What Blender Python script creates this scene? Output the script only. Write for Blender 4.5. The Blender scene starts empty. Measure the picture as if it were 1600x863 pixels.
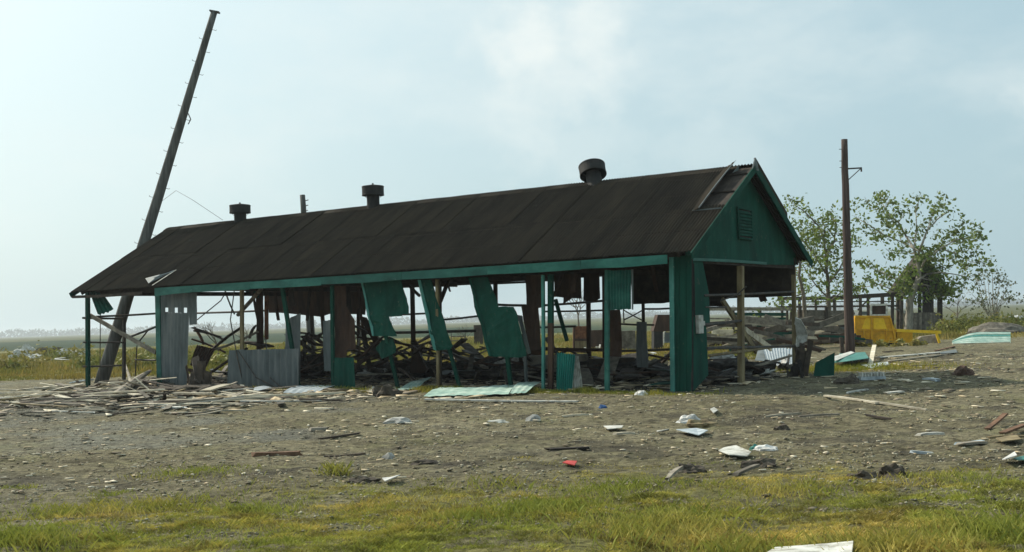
import bpy, math, random
import numpy as np
from mathutils import Vector, Matrix, noise as mnoise
rnd = random.Random(7)
R = math.radians
S = bpy.context.scene

# ---------------------------------------------------------------- camera
F, HC, CX, CY = 1750.0, 1.75, 800.0, 431.5
ROLL = math.atan((525 - 476) / 1490)
PITCH = R(2.25)
cam = bpy.data.objects.new('camera', bpy.data.cameras.new('camera'))
S.collection.objects.link(cam)
cam.data.sensor_width = 36.0
cam.data.lens = F / 1600 * 36
cam.data.clip_start = 0.1
cam.data.clip_end = 20000
cam.location = (0, 0, HC)
cam.rotation_euler = (Matrix.Rotation(math.pi / 2 + PITCH, 3, 'X') @ Matrix.Rotation(-ROLL, 3, 'Z')).to_euler()
S.camera = cam

# ---------------------------------------------------------------- sun, sky, exposure
SUN_EL, SUN_AZ = R(41), R(52.4)            # azimuth counted from +Y towards -X
sdir = Vector((-math.sin(SUN_AZ) * math.cos(SUN_EL), math.cos(SUN_AZ) * math.cos(SUN_EL), math.sin(SUN_EL)))
sun = bpy.data.objects.new('sun', bpy.data.lights.new('sun', 'SUN'))
S.collection.objects.link(sun)
sun.data.energy = 4.6
sun.data.angle = R(0.5)
sun.data.color = (1.0, 0.93, 0.80)
sun.rotation_euler = (-sdir).to_track_quat('-Z', 'Y').to_euler()
sun.location = (-20, 20, 40)
S.view_settings.view_transform = 'Standard'
S.view_settings.look = 'None'
S.view_settings.exposure = 0.0
S.view_settings.gamma = 1.0
w = bpy.data.worlds.new('World')
S.world = w
w.use_nodes = True
nt = w.node_tree
nt.nodes.clear()
N = nt.nodes.new
def wl(a, b): nt.links.new(a, b)
def wmath(op, a, b=None, c=None, clamp=False):
    n = N('ShaderNodeMath'); n.operation = op; n.use_clamp = clamp
    for i, x in enumerate((a, b, c)):
        if x is None: continue
        if isinstance(x, (int, float)): n.inputs[i].default_value = x
        else: wl(x, n.inputs[i])
    return n.outputs[0]
out = N('ShaderNodeOutputWorld'); bg = N('ShaderNodeBackground'); bg.inputs['Strength'].default_value = 0.1
sky = N('ShaderNodeTexSky'); sky.sky_type = 'NISHITA'; sky.sun_disc = False
sky.sun_elevation = SUN_EL; sky.sun_rotation = -SUN_AZ
sky.air_density = 1.3; sky.dust_density = 3.0; sky.ozone_density = 1.0; sky.altitude = 0
tc = N('ShaderNodeTexCoord')
def wnoise(scale, detail, rough, zs=1.0, off=(0, 0, 0)):
    mp = N('ShaderNodeMapping'); mp.inputs['Scale'].default_value = (1, 1, zs); mp.inputs['Location'].default_value = off
    wl(tc.outputs['Generated'], mp.inputs[0])
    n = N('ShaderNodeTexNoise'); n.inputs['Scale'].default_value = scale; n.inputs['Detail'].default_value = detail
    n.inputs['Roughness'].default_value = rough; wl(mp.outputs[0], n.inputs['Vector'])
    return n.outputs['Fac']
def smooth(x, a, b):
    n = N('ShaderNodeMapRange'); n.interpolation_type = 'SMOOTHSTEP'
    n.inputs['From Min'].default_value = a; n.inputs['From Max'].default_value = b
    wl(x, n.inputs['Value']); return n.outputs['Result']
# one heap of cumulus ahead, soft banks of thin cloud all round
bulk = wnoise(9.0, 7, 0.55, 1.2)
veil = smooth(wnoise(3.2, 6, 0.6, 2.2, (3.1, 1.7, 0.4)), 0.42, 0.72)
edge = wnoise(24.0, 8, 0.6, 1.0, (0.3, 0.9, 0.2))
def puff(c, sx, sz):
    mp = N('ShaderNodeVectorMath'); mp.operation = 'SUBTRACT'; wl(tc.outputs['Generated'], mp.inputs[0]); mp.inputs[1].default_value = Vector(c).normalized()
    sc = N('ShaderNodeVectorMath'); sc.operation = 'MULTIPLY'; wl(mp.outputs[0], sc.inputs[0]); sc.inputs[1].default_value = (1 / sx, 1 / sx, 1 / sz)
    ln = N('ShaderNodeVectorMath'); ln.operation = 'LENGTH'; wl(sc.outputs[0], ln.inputs[0])
    d = wmath('ADD', ln.outputs['Value'], wmath('MULTIPLY', wmath('SUBTRACT', edge, 0.5), -2.0))
    return wmath('SUBTRACT', 1.0, smooth(d, 0.1, 1.3))
pf = [puff((.022, .972, .240), .048, .040), puff((.074, .97, .240), .044, .046), puff((.052, .975, .205), .062, .05), puff((.02, .98, .17), .045, .05), puff((.06, .98, .15), .06, .035), puff((.43, .89, .165), .03, .02), puff((.18, .96, .14), .06, .03)]
wts = [.95, .85, .7, .6, .4, .6, .35]
puffs = wmath('MULTIPLY', pf[0], wts[0])
for q_, w_ in zip(pf[1:], wts[1:]): puffs = wmath('MAXIMUM', puffs, wmath('MULTIPLY', q_, w_))
cl = wmath('ADD', wmath('MULTIPLY', puffs, 0.62), wmath('MULTIPLY', veil, 0.42), clamp=True)
sep = N('ShaderNodeSeparateXYZ'); wl(tc.outputs['Generated'], sep.inputs[0])
# moist air: the sky pales towards the horizon and towards the sun
dt = N('ShaderNodeVectorMath'); dt.operation = 'DOT_PRODUCT'; wl(tc.outputs['Generated'], dt.inputs[0]); dt.inputs[1].default_value = sdir
glow = wmath('POWER', wmath('MAXIMUM', dt.outputs['Value'], 0.0), 3.0)
hz = wmath('POWER', wmath('SUBTRACT', 1.0, wmath('ABSOLUTE', sep.outputs['Z']), clamp=True), 3.0)
base = N('ShaderNodeMixRGB'); base.inputs[0].default_value = 0.80
wl(sky.outputs[0], base.inputs[1])
tint = N('ShaderNodeMixRGB'); tint.inputs[1].default_value = (4.7, 6.7, 7.5, 1); tint.inputs[2].default_value = (9.6, 11.4, 11.4, 1)
wl(wmath('ADD', wmath('MULTIPLY', glow, 1.55), wmath('MULTIPLY', hz, 0.05), clamp=True), tint.inputs[0])
wl(tint.outputs[0], base.inputs[2])
mix = N('ShaderNodeMixRGB'); wl(cl, mix.inputs[0]); wl(base.outputs[0], mix.inputs[1])
mix.inputs[2].default_value = (8.9, 9.6, 9.4, 1)
wl(mix.outputs[0], bg.inputs['Color']); wl(bg.outputs[0], out.inputs['Surface'])

# ---------------------------------------------------------------- pixel of the survey photo -> point of the place
cp, sp_, cr, sr = math.cos(PITCH), math.sin(PITCH), math.cos(ROLL), math.sin(ROLL)
def ray(px, py):
    u = (px - CX) / F; v = (CY - py) / F
    U = u * cr + v * sr; V = -u * sr + v * cr
    return Vector((U, cp - V * sp_, sp_ + V * cp))
def G(px, py, z=0.0):
    d = ray(px, py); k = (z - HC) / d.z
    return Vector((d.x * k, d.y * k, z))
def W(px, py, y):
    d = ray(px, py); k = y / d.y
    return Vector((d.x * k, y, HC + d.z * k))
A = G(1080, 612.5)
_n = math.hypot(.8365, .548)
ax = (-.8365 / _n, .548 / _n); bx_ = (ax[1], -ax[0])
BROT = math.atan2(-ax[1], -ax[0])
def L(px, py, t=0.0):
    """point on the shed's plane t metres behind its long front, in shed coordinates"""
    d = ray(px, py); k = (A.x * bx_[0] + A.y * bx_[1] + t) / (d.x * bx_[0] + d.y * bx_[1])
    x, y = d.x * k - A.x, d.y * k - A.y
    return Vector((-(x * ax[0] + y * ax[1]), t, HC + d.z * k))
def LS(px, py, s=0.0):
    """point on the plane of the shed's near gable"""
    d = ray(px, py); k = (A.x * ax[0] + A.y * ax[1] + s) / (d.x * ax[0] + d.y * ax[1])
    x, y = d.x * k - A.x, d.y * k - A.y
    return Vector((-s, x * bx_[0] + y * bx_[1], HC + d.z * k))
def to_world(p): 
    return Vector((A.x - p.x * ax[0] + p.y * bx_[0], A.y - p.x * ax[1] + p.y * bx_[1], p.z))

# ---------------------------------------------------------------- numpy noise
def vnoise(x, y, seed=0):
    xi = np.floor(x).astype(np.int64); yi = np.floor(y).astype(np.int64)
    fx = x - xi; fy = y - yi
    fx = fx * fx * (3 - 2 * fx); fy = fy * fy * (3 - 2 * fy)
    def h(a, b):
        n = (a * 374761393 + b * 668265263 + seed * 1442695041) & 0x7fffffff
        n = ((n ^ (n >> 13)) * 1274126177) & 0x7fffffff
        return ((n ^ (n >> 16)) & 0xffff) / 65535.0
    return (h(xi, yi) * (1 - fx) + h(xi + 1, yi) * fx) * (1 - fy) + (h(xi, yi + 1) * (1 - fx) + h(xi + 1, yi + 1) * fx) * fy
def fbm(x, y, o=4, seed=0):
    s = 0; a = 0.5; t = 0
    for i in range(o):
        s = s + a * vnoise(x * 2 ** i, y * 2 ** i, seed + i * 17); t += a; a *= 0.55
    return s / t
def sstep(x, a, b):
    t = np.clip((x - a) / (b - a), 0, 1); return t * t * (3 - 2 * t)
def shed_st(x, y):
    dx = x - A.x; dy = y - A.y
    return dx * ax[0] + dy * ax[1], dx * bx_[0] + dy * bx_[1]
def height(x, y):
    x = np.asarray(x, float); y = np.asarray(y, float)
    n = (fbm(x * 0.55, y * 0.8, 4, 3) - 0.5) * 0.13
    n = n + (fbm(x * 2.3, y * 3.2, 3, 9) - 0.5) * 0.05 + (fbm(x * 6.5, y * 8.0, 2, 29) - 0.5) * 0.055
    # wheel ruts sweeping across the lot
    c = y - (16.5 + 0.10 * x + 0.6 * np.sin(x * 0.21))
    n = n - 0.035 * np.exp(-(c / 0.35) ** 2) - 0.03 * np.exp(-((c - 1.8) / 0.35) ** 2)
    n = n - 0.05 * np.exp(-((y - 13.3 - 0.25 * np.sin(x * 0.8)) / 0.28) ** 2) * sstep(fbm(x * 0.7, y * 0.2, 2, 77), 0.42, 0.62)
    s, t = shed_st(x, y)
    near = sstep(np.maximum(np.maximum(-1.0 - s, s - 22.5), np.maximum(-1.0 - t, t - 8.2)), -0.6, 1.0)
    far = 1 - sstep(y, 60, 110)
    return (n * (0.25 + 0.75 * near)) * (0.35 + 0.65 * far)
def H(p):
    return float(height(p[0], p[1]))
def grass_mask(x, y):
    """0 bare dirt .. 1 grass"""
    edge = 11.9 + 0.05 * x + 0.9 * np.exp(-((x - 1.2) / 2.6) ** 2) - 0.8 * np.exp(-((x + 5.6) / 2.0) ** 2)
    n = fbm(x * 0.9, y * 1.1, 4, 21); n2 = fbm(x * 2.6, y * 3.4, 3, 41)
    front = 1 - sstep(y + (n - 0.5) * 4.6 + (n2 - 0.5) * 2.0, edge - 0.5, edge + 1.2)
    front = front * (0.15 + 0.85 * sstep(n2 + 0.35 * n + (10.5 - y) * 0.06, 0.54, 0.74))
    s, t = shed_st(x, y)
    strip = sstep(s, -1.2, 0.3) * (1 - sstep(s, 13.5, 15.5)) * np.exp(-((t + 0.55 + 0.25 * (n - 0.5)) / 0.42) ** 2) * sstep(n2, 0.36, 0.56)
    back_l = sstep(y + (n - 0.5) * 5 - 0.12 * x, 45.5, 48.5) * (1 - sstep(x, -3, 4))
    back_c = sstep(y + (n - 0.5) * 6, 42, 46) * sstep(x, -6, 0) * (1 - sstep(x, 9, 12))
    back_r = sstep(y + (n - 0.5) * 6, 57, 61)
    isl = np.exp(-(((x - 9.6) / 1.9) ** 2 + ((y - 33.0) / 1.4) ** 2)) * 1.3
    return np.clip(np.maximum.reduce([front, strip, back_l, back_c, back_r, isl]), 0, 1)

# ---------------------------------------------------------------- materials
MATS = {}
def nodes_of(m): return m.node_tree.nodes, m.node_tree.links
def mat(name, c1, c2=None, c3=None, rough=0.85, scale=3.0, streak=(1, 1, 1), bump=0.3, bscale=40.0, spots=None, spot_col=None, spot_amt=0.5, metal=0.0, spec=0.3, vary=0.12, attr=None, trans=None):
    if name in MATS: return MATS[name]
    m = bpy.data.materials.new(name); m.use_nodes = True
    ns, lk = nodes_of(m); ns.clear()
    o = ns.new('ShaderNodeOutputMaterial'); b = ns.new('ShaderNodeBsdfPrincipled')
    b.inputs['Roughness'].default_value = rough; b.inputs['Metallic'].default_value = metal
    b.inputs['Specular IOR Level'].default_value = spec
    t = ns.new('ShaderNodeTexCoord'); oi = ns.new('ShaderNodeObjectInfo')
    add = ns.new('ShaderNodeVectorMath'); add.operation = 'ADD'
    mul = ns.new('ShaderNodeMath'); mul.operation = 'MULTIPLY'; mul.inputs[1].default_value = 37.0
    lk.new(oi.outputs['Random'], mul.inputs[0]); lk.new(t.outputs['Object'], add.inputs[0]); lk.new(mul.outputs[0], add.inputs[1])
    mp = ns.new('ShaderNodeMapping'); mp.inputs['Scale'].default_value = streak; lk.new(add.outputs[0], mp.inputs[0])
    n1 = ns.new('ShaderNodeTexNoise'); n1.inputs['Scale'].default_value = scale; n1.inputs['Detail'].default_value = 8; n1.inputs['Roughness'].default_value = 0.62
    lk.new(mp.outputs[0], n1.inputs['Vector'])
    def col4(c): return (c[0], c[1], c[2], 1)
    cur = None
    rmp = ns.new('ShaderNodeValToRGB'); e = rmp.color_ramp
    c2 = c2 or tuple(x * 0.7 for x in c1); c3 = c3 or tuple(min(1, x * 1.25) for x in c1)
    e.elements[0].position = 0.33; e.elements[0].color = col4(c2)
    e.elements[1].position = 0.68; e.elements[1].color = col4(c3)
    k = e.elements.new(0.5); k.color = col4(c1)
    lk.new(n1.outputs['Fac'], rmp.inputs[0]); cur = rmp.outputs[0]
    if attr:
        at = ns.new('ShaderNodeAttribute'); at.attribute_name = attr
        mx = ns.new('ShaderNodeMixRGB'); mx.blend_type = 'MULTIPLY'; mx.inputs[0].default_value = 1
        lk.new(cur, mx.inputs[1]); lk.new(at.outputs['Color'], mx.inputs[2]); cur = mx.outputs[0]
    if spots:
        n2 = ns.new('ShaderNodeTexNoise'); n2.inputs['Scale'].default_value = spots; n2.inputs['Detail'].default_value = 5; n2.inputs['Roughness'].default_value = 0.7
        lk.new(add.outputs[0], n2.inputs['Vector'])
        mr = ns.new('ShaderNodeMapRange'); mr.inputs['From Min'].default_value = 1 - spot_amt; mr.inputs['From Max'].default_value = 1 - spot_amt + 0.08
        lk.new(n2.outputs['Fac'], mr.inputs['Value'])
        mx = ns.new('ShaderNodeMixRGB'); mx.inputs[2].default_value = col4(spot_col)
        lk.new(mr.outputs[0], mx.inputs[0]); lk.new(cur, mx.inputs[1]); cur = mx.outputs[0]
    if vary:
        hv = ns.new('ShaderNodeHueSaturation')
        mr2 = ns.new('ShaderNodeMapRange'); mr2.inputs['To Min'].default_value = 1 - vary; mr2.inputs['To Max'].default_value = 1 + vary
        lk.new(oi.outputs['Random'], mr2.inputs['Value']); lk.new(mr2.outputs[0], hv.inputs['Value']); lk.new(cur, hv.inputs['Color']); cur = hv.outputs[0]
    lk.new(cur, b.inputs['Base Color'])
    if bump:
        n3 = ns.new('ShaderNodeTexNoise'); n3.inputs['Scale'].default_value = bscale; n3.inputs['Detail'].default_value = 4
        lk.new(mp.outputs[0], n3.inputs['Vector'])
        bp = ns.new('ShaderNodeBump'); bp.inputs['Strength'].default_value = bump; bp.inputs['Distance'].default_value = 0.02
        lk.new(n3.outputs['Fac'], bp.inputs['Height']); lk.new(bp.outputs[0], b.inputs['Normal'])
    if trans:
        tr = ns.new('ShaderNodeBsdfTranslucent'); lk.new(cur, tr.inputs['Color'])
        ms = ns.new('ShaderNodeMixShader'); ms.inputs[0].default_value = trans
        lk.new(b.outputs[0], ms.inputs[1]); lk.new(tr.outputs[0], ms.inputs[2]); lk.new(ms.outputs[0], o.inputs[0])
    else: lk.new(b.outputs[0], o.inputs[0])
    MATS[name] = m
    return m
TEAL = mat('teal_paint', (.0065, .056, .039), (.005, .038, .027), (.011, .078, .055), rough=.8, spec=.1, scale=2.0, streak=(1, 1, .35), spots=6, spot_col=(.055, .085, .06), spot_amt=.39, vary=.12)
TEALP = mat('pale_teal_paint', (.05, .20, .17), (.03, .13, .11), (.10, .29, .24), rough=.6, scale=3, streak=(1, 1, .4), spots=7, spot_col=(.3, .36, .3), spot_amt=.38)
TEALB = mat('fascia_teal_paint', (.018, .115, .090), (.011, .078, .062), (.04, .17, .135), rough=.6, scale=1.3, streak=(1, 1, 2), spots=7, spot_col=(.16, .26, .22), spot_amt=.35, vary=.2)
ROOF = mat('rusted_roof_metal', (.034, .0275, .0200), (.022, .018, .014), (.050, .0385, .0265), rough=.9, spec=.08, scale=1.6, streak=(1.2, .28, 1), spots=3, spot_col=(.045, .042, .032), spot_amt=.38, bump=.15, vary=.03)
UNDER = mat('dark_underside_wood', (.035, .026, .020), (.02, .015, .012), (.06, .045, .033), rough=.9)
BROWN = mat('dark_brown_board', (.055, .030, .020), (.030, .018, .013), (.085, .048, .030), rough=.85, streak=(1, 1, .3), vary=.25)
RUST = mat('orange_rust_metal', (.16, .06, .025), (.07, .03, .016), (.26, .11, .045), rough=.85, scale=5)
GALV = mat('dull_galvanised_metal', (.125, .145, .145), (.08, .095, .095), (.19, .20, .195), rough=.7, metal=.2, streak=(1, 1, .25), spots=6, spot_col=(.16, .12, .09), spot_amt=.32, vary=.15)
STEEL = mat('dark_steel_pipe', (.06, .055, .05), (.035, .03, .027), (.12, .085, .06), rough=.7, scale=6)
TAN = mat('tan_painted_wood', (.19, .145, .075), (.10, .07, .04), (.30, .24, .13), rough=.8, streak=(1, 1, .2), scale=5)
WOOD = mat('bleached_wood', (.46, .41, .31), (.26, .22, .16), (.62, .56, .44), rough=.9, scale=4, streak=(.25, 1, 1), vary=.4)
WOODG = mat('grey_weathered_wood', (.19, .165, .13), (.10, .083, .064), (.29, .255, .2), rough=.92, scale=4, vary=.45)
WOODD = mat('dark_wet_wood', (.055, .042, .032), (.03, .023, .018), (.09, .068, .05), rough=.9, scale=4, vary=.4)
CREO = mat('creosoted_pole_wood', (.085, .085, .078), (.05, .048, .044), (.15, .15, .138), rough=.9, scale=7, streak=(1.5, 1.5, .08), vary=0)
REDPOLE = mat('reddish_pole_wood', (.075, .05, .042), (.04, .03, .026), (.125, .09, .075), rough=.9, scale=7, streak=(1.5, 1.5, .08), vary=0)
WHITE = mat('dirty_white_sheet', (.50, .49, .44), (.27, .25, .20), (.64, .63, .58), rough=.8, scale=7, vary=.15)
PALEG = mat('pale_green_sheet', (.30, .43, .36), (.18, .30, .26), (.50, .58, .50), rough=.6, scale=3, spots=5, spot_col=(.42, .40, .33), spot_amt=.4)
YEL = mat('yellow_paint', (.66, .32, .008), (.45, .23, .012), (.76, .43, .015), rough=.55, scale=3, spots=6, spot_col=(.20, .10, .04), spot_amt=.36, vary=0)
YELD = mat('stained_yellow_paint', (.85, .52, .02), (.7, .42, .015), (.88, .58, .03), rough=.65, scale=4, vary=0)
BLACK = mat('soot_black_metal', (.018, .017, .016), (.011, .011, .011), (.03, .027, .024), rough=.75, vary=0)
SOIL = mat('dark_soil', (.075, .06, .045), (.04, .032, .025), (.12, .10, .075), rough=.95, scale=9, bump=.6)
REDSOIL = mat('reddish_clod', (.10, .060, .045), (.06, .036, .027), (.14, .085, .06), rough=.95, scale=9, bump=.6)
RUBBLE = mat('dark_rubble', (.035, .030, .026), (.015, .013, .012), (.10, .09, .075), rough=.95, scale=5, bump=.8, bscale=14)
BRICK = mat('brown_red_board', (.155, .085, .05), (.08, .045, .03), (.23, .13, .08), rough=.9, scale=6)
BLUEP = mat('pale_blue_sheet', (.40, .45, .48), (.25, .29, .31), (.55, .60, .61), rough=.5, scale=5)
BAG = mat('white_plastic_bag', (.56, .55, .52), (.33, .31, .28), (.7, .7, .66), rough=.5, scale=7)
LEAF = mat('leaf_green', (.115, .18, .032), (.07, .125, .022), (.17, .23, .045), rough=.6, scale=3, vary=0, bump=0, trans=.35, attr='tint')
LEAFG = mat('greyish_leaf', (.10, .135, .07), (.06, .085, .045), (.15, .18, .10), rough=.6, scale=3, vary=0, bump=0, trans=.3, attr='tint')
BARK = mat('pale_bark', (.27, .245, .20), (.16, .14, .115), (.38, .35, .29), rough=.9, scale=8, streak=(1, 1, .3), vary=0)
BARKD = mat('brown_bark', (.14, .115, .085), (.08, .065, .05), (.2, .17, .13), rough=.9, scale=8, vary=0)
GRASS = mat('grass_blade', (.34, .31, .06), (.27, .26, .045), (.42, .37, .09), rough=.65, scale=1.3, vary=0, bump=0, trans=.3, attr='tint')
STONE = mat('gravel_stone', (.27, .245, .185), (.15, .135, .10), (.42, .39, .31), rough=.9, scale=6, vary=0, attr='tint')
PSTONE = mat('pale_stone', (.34, .33, .30), (.22, .21, .19), (.46, .45, .41), rough=.9, scale=9)
CHIP = mat('litter_chip', (.42, .37, .28), (.24, .2, .15), (.58, .53, .44), rough=.8, scale=3, vary=0, attr='tint')
TREES = mat('distant_foliage', (.05, .065, .035), (.035, .045, .028), (.07, .085, .045), rough=.9, scale=.02, vary=0, bump=0)

def ground_mat():
    m = bpy.data.materials.new('ground_soil'); m.use_nodes = True
    ns, lk = nodes_of(m); b = ns['Principled BSDF']; b.inputs['Roughness'].default_value = .95; b.inputs['Specular IOR Level'].default_value = .15
    t = ns.new('ShaderNodeTexCoord')
    def noi(sc, de=6, ro=.6, st=(1, 1, 1)):
        mp = ns.new('ShaderNodeMapping'); mp.inputs['Scale'].default_value = st; lk.new(t.outputs['Object'], mp.inputs[0])
        n = ns.new('ShaderNodeTexNoise'); n.inputs['Scale'].default_value = sc; n.inputs['Detail'].default_value = de; n.inputs['Roughness'].default_value = ro
        lk.new(mp.outputs[0], n.inputs['Vector']); return n.outputs['Fac']
    def ramp(x, stops):
        r = ns.new('ShaderNodeValToRGB'); e = r.color_ramp
        e.elements[0].position, e.elements[0].color = stops[0][0], (*stops[0][1], 1)
        e.elements[1].position, e.elements[1].color = stops[-1][0], (*stops[-1][1], 1)
        for p, c in stops[1:-1]:
            k = e.elements.new(p); k.color = (*c, 1)
        lk.new(x, r.inputs[0]); return r.outputs[0]
    def mixc(f, a, c, mode='MIX'):
        x = ns.new('ShaderNodeMixRGB'); x.blend_type = mode
        if isinstance(f, float): x.inputs[0].default_value = f
        else: lk.new(f, x.inputs[0])
        for i, v in ((1, a), (2, c)):
            if isinstance(v, tuple): x.inputs[i].default_value = (*v, 1)
            else: lk.new(v, x.inputs[i])
        return x.outputs[0]
    def attr(n):
        a = ns.new('ShaderNodeAttribute'); a.attribute_name = n; return a.outputs['Fac']
    dirt = ramp(noi(.35, 8, .65), [(.3, (.142, .122, .072)), (.5, (.190, .166, .102)), (.7, (.25, .222, .145))])
    fine = ramp(noi(7, 8, .75, (1, 1.5, 1)), [(.36, (.30, .28, .26)), (.5, (.95, .95, .95)), (.66, (1.55, 1.55, 1.5))])
    mid = ramp(noi(1.9, 7, .7, (1, 1.6, 1)), [(.36, (.52, .51, .47)), (.5, (.97, .97, .97)), (.64, (1.15, 1.15, 1.12))])
    dirt = mixc(1.0, dirt, mid, 'MULTIPLY')
    wd = ns.new('ShaderNodeMapRange'); wd.inputs['From Min'].default_value = .5; wd.inputs['From Max'].default_value = .68; wd.inputs['To Max'].default_value = .5; lk.new(noi(.8, 8, .7), wd.inputs['Value'])
    dirt = mixc(wd.outputs[0], dirt, (.165, .165, .07))
    dirt = mixc(1.0, dirt, fine, 'MULTIPLY')
    v = ns.new('ShaderNodeTexVoronoi'); v.inputs['Scale'].default_value = 16; lk.new(t.outputs['Object'], v.inputs['Vector'])
    peb = ramp(v.outputs['Distance'], [(.12, (1.45, 1.43, 1.4)), (.24, (1, 1, 1))])
    dirt = mixc(.6, dirt, peb, 'MULTIPLY')
    grey = mixc(attr('grey'), dirt, mixc(1.0, (.18, .18, .15), fine, 'MULTIPLY'))
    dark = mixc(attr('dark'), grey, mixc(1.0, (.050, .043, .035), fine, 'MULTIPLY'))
    gr = ramp(noi(1.1, 6, .7), [(.3, (.13, .13, .04)), (.5, (.18, .17, .055)), (.7, (.235, .205, .08))])
    g = mixc(attr('grass'), dark, mixc(1.0, gr, fine, 'MULTIPLY'))
    crop = ramp(noi(.03, 4, .5), [(.35, (.020, .040, .018)), (.65, (.030, .052, .022))])
    dry = ramp(noi(.012, 4, .5), [(.3, (.06, .07, .03)), (.7, (.11, .11, .05))])
    g = mixc(attr('crop'), g, crop); g = mixc(attr('dry'), g, dry)
    lk.new(g, b.inputs['Base Color'])
    bp = ns.new('ShaderNodeBump'); bp.inputs['Strength'].default_value = 1.0; bp.inputs['Distance'].default_value = .09
    lk.new(noi(9, 9, .72), bp.inputs['Height']); lk.new(bp.outputs[0], b.inputs['Normal'])
    return m

# ---------------------------------------------------------------- mesh helpers
class M:
    def __init__(s): s.v = []; s.f = []; s.smooth = False
    def add(s, vs, fs):
        o = len(s.v); s.v += [Vector(v) for v in vs]; s.f += [[i + o for i in f] for f in fs]; return s
    def box(s, c, d, rot=None):
        c = Vector(c); hx, hy, hz = d[0] / 2, d[1] / 2, d[2] / 2
        vs = [Vector((x, y, z)) for z in (-hz, hz) for x, y in ((-hx, -hy), (hx, -hy), (hx, hy), (-hx, hy))]
        if rot: vs = [rot @ v for v in vs]
        return s.add([v + c for v in vs], [(3, 2, 1, 0), (4, 5, 6, 7), (0, 1, 5, 4), (1, 2, 6, 5), (2, 3, 7, 6), (3, 0, 4, 7)])
    def beam(s, p, q, w, h, up=(0, 0, 1), segs=1, warp=0.0, jag=0.0):
        p, q = Vector(p), Vector(q); d = (q - p); ln = d.length or 1e-6; d = d / ln
        u = Vector(up)
        if abs(d.dot(u)) > .97: u = Vector((0, 1, 0))
        side = d.cross(u).normalized(); u = side.cross(d).normalized()
        vs = []; fs = []
        for i in range(segs + 1):
            k = i / segs; c = p + d * ln * k + u * warp * math.sin(k * math.pi)
            ww = w
            for j, (a, b) in enumerate(((-1, -1), (1, -1), (1, 1), (-1, 1))):
                e = rnd.uniform(-jag, jag) if i in (0, segs) else 0
                vs.append(c + side * a * ww / 2 + u * b * h / 2 + d * e)
        for i in range(segs):
            o = i * 4
            for j in range(4): fs.append((o + j, o + (j + 1) % 4, o + 4 + (j + 1) % 4, o + 4 + j))
        fs.append((3, 2, 1, 0)); o = segs * 4; fs.append((o, o + 1, o + 2, o + 3))
        return s.add(vs, fs)
    def tube(s, pts, rads, n=8, cap=True):
        pts = [Vector(p) for p in pts]; vs = []; fs = []
        if isinstance(rads, (int, float)): rads = [rads] * len(pts)
        ref = Vector((0.13, 0.97, 0.2))
        for i, p in enumerate(pts):
            d = (pts[min(i + 1, len(pts) - 1)] - pts[max(i - 1, 0)]).normalized()
            if abs(d.dot(ref)) > .95: ref = Vector((1, 0, 0))
            a = d.cross(ref).normalized(); b = d.cross(a)
            for k in range(n):
                t = 2 * math.pi * k / n; vs.append(p + (a * math.cos(t) + b * math.sin(t)) * rads[i])
        for i in range(len(pts) - 1):
            for k in range(n): fs.append((i * n + k, i * n + (k + 1) % n, (i + 1) * n + (k + 1) % n, (i + 1) * n + k))
        if cap: fs.append(tuple(range(n))[::-1]); o = (len(pts) - 1) * n; fs.append(tuple(o + k for k in range(n)))
        return s.add(vs, fs)
    def poly(s, pts, off):
        pts = [Vector(p) for p in pts]; off = Vector(off); n = len(pts)
        return s.add(pts + [p + off for p in pts], [tuple(range(n))[::-1], tuple(n + i for i in range(n))] + [(i, (i + 1) % n, n + (i + 1) % n, n + i) for i in range(n)])
    def corr(s, c00, c10, c11, c01, ribs, amp, rows=3, jag=0.0, bend=0.0, per=6, thick=.004):
        """corrugated sheet: c00-c10 the lower edge across the ribs, c01-c11 the upper edge"""
        c00, c10, c11, c01 = map(Vector, (c00, c10, c11, c01))
        nrm = (c10 - c00).cross(c01 - c00).normalized(); n = ribs * per; top = []; 
        jg = [(mnoise.noise(Vector((i * .37, jag * 31, rnd.random() * .3))) * jag) for i in range(n + 1)]
        for r in range(rows + 1):
            v = r / rows
            for i in range(n + 1):
                u = i / n
                vv = v + (jg[i] if r == 0 else (-jg[n - i] * .6 if r == rows else 0))
                p = (c00 * (1 - u) + c10 * u) * (1 - vv) + (c01 * (1 - u) + c11 * u) * vv
                top.append(p + nrm * (amp * math.cos(2 * math.pi * i / per) + bend * math.sin(v * math.pi) * (1 - .5 * u) + bend * .6 * mnoise.noise(p * 1.3)))
        k = len(top); fs = []
        for r in range(rows):
            for i in range(n):
                a = r * (n + 1) + i; fs.append((a, a + 1, a + n + 2, a + n + 1)); fs.append((k + a + n + 1, k + a + n + 2, k + a + 1, k + a))
        return s.add(top + [p - nrm * thick for p in top], fs)
    def blob(s, c, r, seed=0, sub=3, rough=.45, flat=0.0):
        import bmesh
        bm = bmesh.new(); bmesh.ops.create_icosphere(bm, subdivisions=sub, radius=1)
        o = Vector((seed * 7.3, seed * 3.1, 0)); vs = []
        for v in bm.verts:
            p = v.co.copy(); k = 1 + rough * mnoise.fractal(p * 1.4 + o, 1.0, 2.0, 4)
            p = Vector((p.x * r[0] * k, p.y * r[1] * k, p.z * r[2] * k)); 
            if p.z < flat: p.z = flat
            vs.append(Vector(c) + p)
        fs = [[v.index for v in f.verts] for f in bm.faces]; bm.free()
        return s.add(vs, fs)
def link(o, parent=None, label=None, cat=None, group=None, kind=None):
    S.collection.objects.link(o)
    if parent: o.parent = parent
    for k, v in (('label', label), ('category', cat), ('group', group), ('kind', kind)):
        if v: o[k] = v
    return o
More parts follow.
